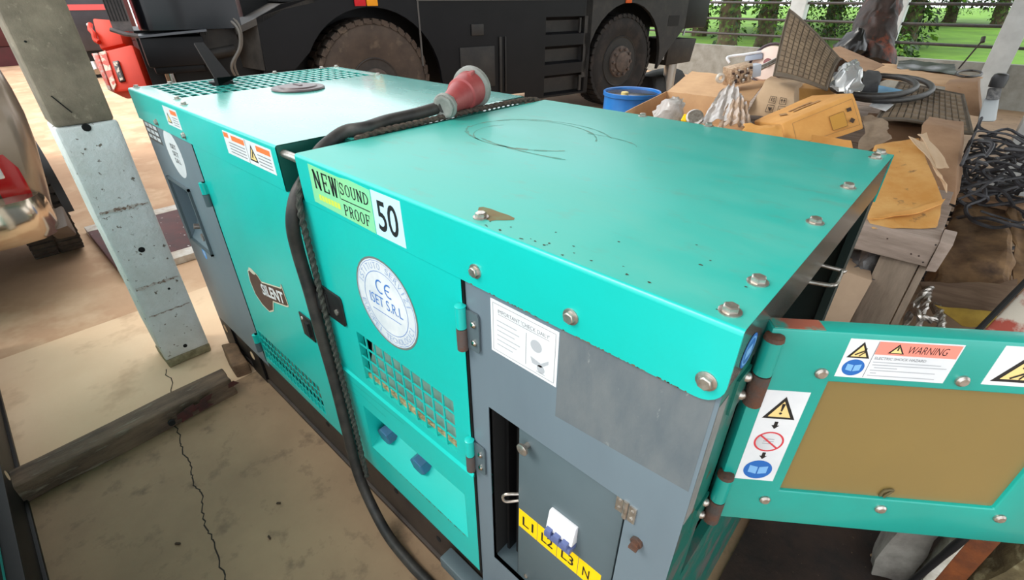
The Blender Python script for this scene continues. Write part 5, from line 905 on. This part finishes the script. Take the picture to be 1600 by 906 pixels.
# hose coil
hm = M('black_hose', S(34, 33, 34), S(54, 50, 46), 20, .5)
def ell(cx, cy, rx, ry, z, n=28, ph=0, rot=0): return [PZ(cx + rx * math.cos(a + ph) * math.cos(rot) - ry * math.sin(a + ph) * math.sin(rot), cy + ry * math.sin(a + ph) + rx * math.cos(a + ph) * math.sin(rot), z) for a in [2 * math.pi * k / n for k in range(n)]]
hc = empty('hose_coil', PZ(1390, 140, 1.0), 'coiled black rubber hose resting on the flat mat', 'hose'); MB().tube(ell(1385, 138, 72, 19, 1.04), .024, 10, closed=True).tube(ell(1366, 134, 66, 16, 1.08), .024, 10, closed=True).tube(smooth_path([PZ(1290, 135, 1.06), PZ(1282, 128, 1.08), PZ(1300, 117, 1.1), PZ(1330, 114, 1.1), PZ(1362, 116, 1.1)], 5), .022, 8).build('coils', hm, hc)
tag(MB().hexa([P(1345, 148, 3.9), P(1372, 146, 3.95), P(1378, 118, 4.3), P(1350, 118, 4.3), P(1345, 136, 3.85), P(1372, 128, 3.9), P(1376, 112, 4.3), P(1352, 108, 4.3)]).build('black_pouch', M('black_cloth', S(34, 34, 36), S(50, 50, 52), 9, .8), bevel=.02, cuts=3, crumple=.02), 'black cloth pouch inside the hose coil', 'pouch')
bag('plastic_bag', 'clear crumpled plastic bag propped on the hose coil', [P(1300, 136, 3.6), P(1345, 146, 3.6), P(1338, 92, 3.85), P(1312, 104, 3.8)], clear, .10, .05, 10)
for k, (cs, m, l) in enumerate((([PZ(1358, 150, 1.03), PZ(1402, 152, 1.03), PZ(1412, 142, 1.03), PZ(1372, 134, 1.03)], M('cover_blue', S(40, 140, 205), S(120, 190, 230), 6, .3), 'blue printed booklet lying inside the hose coil'), ([PZ(1358, 166, 1.01), PZ(1384, 174, 1.01), PZ(1396, 164, 1.01), PZ(1366, 158, 1.01)], white, 'white booklet sticking out below the hose coil'), ([PZ(1350, 152, 1.02), PZ(1380, 154, 1.02), PZ(1378, 146, 1.02), PZ(1362, 144, 1.02)], M('cover_pale', S(226, 200, 196), rough=.4), 'pale pink booklet beside the blue booklet'))): tag(MB().prism(cs, (0, 0, .006)).build('booklet', m), l, 'booklet')
# big card sheets on the far part
sheet_thing('cardboard_sheet', 'large flat tan cardboard sheet beyond the hose coil', [PZ(1378, 100, .93), PZ(1535, 122, .96), PZ(1500, 138, .97), PZ(1340, 118, .96)], card, .012, .01)
sheet_thing('cardboard_sheet', 'brown cardboard flap rising behind the clear plastic bag', [P(1355, 113, 4.7), P(1382, 101, 5.0), P(1312, 72, 5.6), P(1298, 78, 5.4)], card3, .008, .01)
carton('carton', 'brown carton standing at the far right end of the heap', [P(1470, 172, 4.6), P(1530, 182, 4.5), P(1528, 128, 4.7), P(1478, 130, 4.8)], (0, .4, 0), card3, .01, 3)
sheet_thing('plastic_sheet', 'crumpled black plastic sheet at the far edge of the heap', [PZ(1402, 104, .98), PZ(1500, 116, .99), PZ(1490, 100, 1.0), PZ(1405, 92, 1.0)], bpk, .004, .03, 'plastic sheet', 10)
tag(MB().tube([PZ(1498, 107, 1.03), P(1536, 62, 5.2)], .008, 6).cyl(P(1535, 66, 5.2), P(1537, 58, 5.2), .02).build('thin_rod', railm), 'thin steel rod sticking up from the black plastic sheet', 'rod'); tag(MB().tube(ell(1514, 115, 20, 5, 1.0, 20), .012, 8, closed=True).build('black_ring', hm), 'black rubber ring at the far edge of the heap', 'ring')
cn = empty('canister', P(1545, 185, 4.2), 'pale grey canister with black cap beside the white post', 'canister'); MB().hexa([P(1527, 190, 4.2), P(1556, 190, 4.2), P(1556, 190, 4.5), P(1527, 190, 4.5), P(1538, 152, 4.2), P(1562, 152, 4.2), P(1562, 152, 4.5), P(1538, 152, 4.5)]).build('body', M('pale_grey_plastic', S(176, 182, 184), rough=.4), cn, bevel=.02); MB().hexa([P(1540, 156, 4.15), P(1562, 156, 4.15), P(1562, 156, 4.45), P(1540, 156, 4.45), P(1544, 137, 4.15), P(1566, 137, 4.15), P(1566, 137, 4.45), P(1544, 137, 4.45)]).build('clamp', M('speckled_black', S(50, 50, 52), S(110, 108, 106), 30, .5), cn, bevel=.015); MB().lathe(P(1556, 136, 4.2), (0, 0, 1), [(0, .055), (.07, .06), (.10, .05), (.11, .03)], 12).build('cap', blackpl, cn)
# black rope heap
mb = MB()
for k in range(150):
    f = rnd.random(); zc = rnd.uniform(.03, .95) if k > 40 else rnd.uniform(.55, .95); x0_ = .42 + (.95 - zc) * .0; pts = []
    xa, ya = rnd.uniform(.20, .66), 3.5 + rnd.uniform(0, .9) + max(0, zc - .55) * .5; an = rnd.uniform(0, 6.28)
    for j in range(7):
        pts.append((min(max(xa, .17), .72), ya, zc)); an += rnd.uniform(-1.1, 1.1); xa += math.cos(an) * .11; ya += math.sin(an) * .07; zc = min(max(zc + rnd.uniform(-.07, .07), .02), 1.0)
    mb.tube(smooth_path(pts, 4), rnd.uniform(.006, .012), 6)
rp = tag(mb.build('rope_heap', M('black_rope', S(38, 38, 42), S(72, 72, 76), 14, .5)), 'tangled heap of black rope and net beside the white pier', 'rope', kind='stuff')
# brown bundle at the right
bn = empty('crumpled_carton', PZ(1510, 490, .0), 'large crumpled dirty brown carton slumped beside the plank platform', 'box'); dirty = M('dirty_card', S(150, 118, 82), S(88, 66, 50), 4, .85, bump=.3, bscale=20, spots=S(60, 46, 38), sscale=5, slo=.55, shi=.75)
q0, q1, q2, q3 = P(1448, 470, 2.75), P(1588, 470, 2.6), P(1578, 400, 2.75), P(1462, 408, 2.85); b2, b3 = P(1582, 316, 3.3), P(1496, 316, 3.35)
MB().hexa([q0, q1, b2 + V((0, .05, -.5)), b3 + V((0, .05, -.5)), q3, q2, b2, b3]).build('carton', dirty, bn, bevel=.03, cuts=7, crumple=.03, cscale=6)
MB().sheet(bil(P(1440, 440, 2.72), P(1590, 440, 2.58), P(1584, 495, 2.55), P(1460, 490, 2.68)), 10, 8, .006).build('front_flap', M('striped_dirty_card', S(126, 104, 84), S(92, 72, 56), 6, .85, stretch=(.4, .4, 4)), bn, crumple=.025, cscale=7)
MB().sheet(bil(P(1575, 318, 3.2), P(1600, 335, 3.1), P(1606, 470, 2.6), P(1580, 465, 2.62)), 6, 8, .01).build('side_flap', dirty, bn, crumple=.03, cscale=8)
MB().obox(P(1535, 312, 3.3), (.24, .02, 0), (0, .06, 0), (0, 0, .02)).build('top_flap', card3, bn, bevel=.005, cuts=3, crumple=.015)
sheet_thing('plastic_sheet', 'yellow plastic sheet under the crumpled dirty carton', [P(1462, 476, 2.62), P(1556, 490, 2.55), P(1545, 512, 2.5), P(1500, 508, 2.55)], M('yellow_film', S(178, 148, 60), S(140, 112, 44), 8, .3, coat=.3), .003, .02, 'plastic sheet')
mb = None
for k, (pts, l) in enumerate((([P(1412, 520, 2.5), P(1422, 490, 2.55), P(1440, 462, 2.6), P(1455, 450, 2.7)], 'nearest the leg'), ([P(1432, 520, 2.45), P(1442, 488, 2.5), P(1448, 470, 2.55), P(1450, 458, 2.65)], 'second from the leg'), ([P(1425, 478, 2.55), P(1440, 495, 2.45), P(1460, 500, 2.5), P(1470, 490, 2.6)], 'crossing the others'), ([P(1468, 525, 2.4), P(1472, 500, 2.5), P(1468, 485, 2.6), P(1462, 475, 2.7)], 'farthest from the leg'))):
    braid([tuple(p) for p in pts], .017, .05, 'wire_rope', 'bright twisted wire rope loop beside the platform leg, %s' % l, zinc)
for k in (): pass
sb = empty('scrap_bin', P(1450, 540, 2.5), 'dark scrap heap under the wire rope', 'scrap'); MB().hexa([(.25, 1.75, 0), (1.6, 1.75, 0), (1.6, 2.6, 0), (.25, 2.6, 0), (.3, 1.8, .24), (1.5, 1.8, .26), (1.5, 2.5, .24), (.3, 2.5, .24)]).build('heap', M('dark_soil', S(34, 26, 22), S(56, 44, 34), 10, .95, bump=.6), sb, cuts=5, crumple=.04)
pb = empty('painted_board', P(1570, 500, 2.2), 'leaning board with peeling white and red paint at the right edge', 'board'); MB().hexa([P(1536, 518, 2.2), P(1640, 530, 2.1), P(1640, 540, 2.2), P(1530, 530, 2.3), P(1612, 440, 2.2), P(1700, 440, 2.1), P(1700, 445, 2.2), P(1606, 446, 2.3)]).build('board', M('peeling_white_red', S(196, 188, 174), S(160, 70, 56), 5, .7, lo=.5, hi=.58, bump=.2), pb, bevel=.006); MB().tube([P(1528, 516, 2.18), P(1606, 436, 2.18)], .012, 8).build('dark_edge', dark, pb)
carton('carton', 'plain beige carton leaning under the platform beside the generator end', [V((-.26, 2.03, .0)), V((-.0, 2.0, .0)), P(1364, 438, 2.4), P(1322, 425, 2.45)], (-.05, .2, 0), M('beige_card', S(170, 146, 122), S(154, 130, 108), 4, .8), .004, 3)
bag('plastic_bag', 'grey plastic bag under the platform rail', [P(1322, 432, 2.5), P(1372, 440, 2.45), P(1378, 402, 2.6), P(1330, 392, 2.65)], M('grey_film', S(106, 104, 104), S(52, 50, 50), 9, .35), .1, .05)
# ---------------------------------------------------------------- things on the floor below the hatch
soil = M('shaded_soil', S(50, 34, 24), S(26, 18, 14), 7, .9, bump=.5, bscale=30, spots=S(120, 100, 76), sscale=45, slo=.68, shi=.74)  # hatch shade put into the dark soil colour; pale spots are litter
f_ = lambda u, v: V((.03 + 1.3 * u, .2 + 1.55 * v, .012 + .03 * noise.noise(V((u * 9, v * 9, 1))) * math.sin(math.pi * u) * math.sin(math.pi * v)))
tag(MB().sheet(f_, 24, 24, .012).build('shaded_soil_patch', soil), 'soil and litter on the floor below the open hatch, darkened for the hatch shade', 'soil', kind='stuff')
rock = M('grey_rough_concrete', S(140, 136, 128), S(96, 90, 84), 8, .9, bump=.5, bscale=24); moss = M('mossy_stone', S(132, 118, 84), S(84, 72, 48), 9, .95, bump=.7, bscale=22, spots=S(160, 150, 116), sscale=14, slo=.52, shi=.65)
tag(MB().hexa([(.41, 1.0, .01), (.515, 1.06, .01), (.505, 1.2, .01), (.40, 1.16, .01), (.39, 1.0, .5), (.505, 1.04, .5), (.505, 1.2, .5), (.39, 1.16, .5)]).build('concrete_stub', rock, bevel=.01, cuts=5, crumple=.010, cscale=14), 'rough grey broken concrete stub standing below the open hatch', 'concrete block')
tag(MB().box(.522, .545, 1.0, 1.1, .01, .5).build('white_batten', M('white_batten_paint', S(220, 216, 206), S(170, 160, 140), 14, .7), bevel=.003), 'narrow white batten between the concrete stub and the rusty angle iron', 'batten')
tag(MB().prism([(.553, 1.03, .01), (.607, 1.03, .01), (.607, 1.10, .01), (.597, 1.10, .01), (.597, 1.04, .01), (.553, 1.04, .01)], (0, 0, .59)).build('angle_iron', M('orange_rust', S(140, 76, 34), S(96, 52, 30), 14, .7, bump=.3), bevel=.002), 'upright orange rusty angle iron beside the mossy stone', 'angle iron')
tag(MB().hexa([(.625, 1.0, .01), (.98, 1.1, .01), (.93, 1.4, .01), (.62, 1.3, .01), (.635, 1.0, .5), (.95, 1.1, .48), (.91, 1.36, .46), (.635, 1.28, .48)]).build('mossy_stone', moss, bevel=.03, cuts=6, crumple=.03, cscale=9), 'mossy yellow grey stone block at the lower right corner', 'stone')
tag(MB().lathe((.515, .97, .30), (.1, 0, 1), [(-.29, .009), (0, .010), (.05, .012), (.10, .011), (.13, .007)], 14).build('black_tube', blackpl, crumple=.003), 'small black crushed tube beside the white batten', 'tube')
for k in range(26):
    x, y = rnd.uniform(-1.6, -.2), rnd.uniform(-1.0, -.15)
    if k < 14: tag(MB().obox((x, y, .004), (rnd.uniform(.003, .009), rnd.uniform(-.006, .006), 0), (-.002, .003, 0), (0, 0, .003)).build('grit', M('grit', S(60, 44, 32), rough=.9) if k == 0 else bpy.data.materials['grit'], bevel=.001), 'tiny dark chip of grit lying on the brown slab', 'grit', 'grit on the slab')
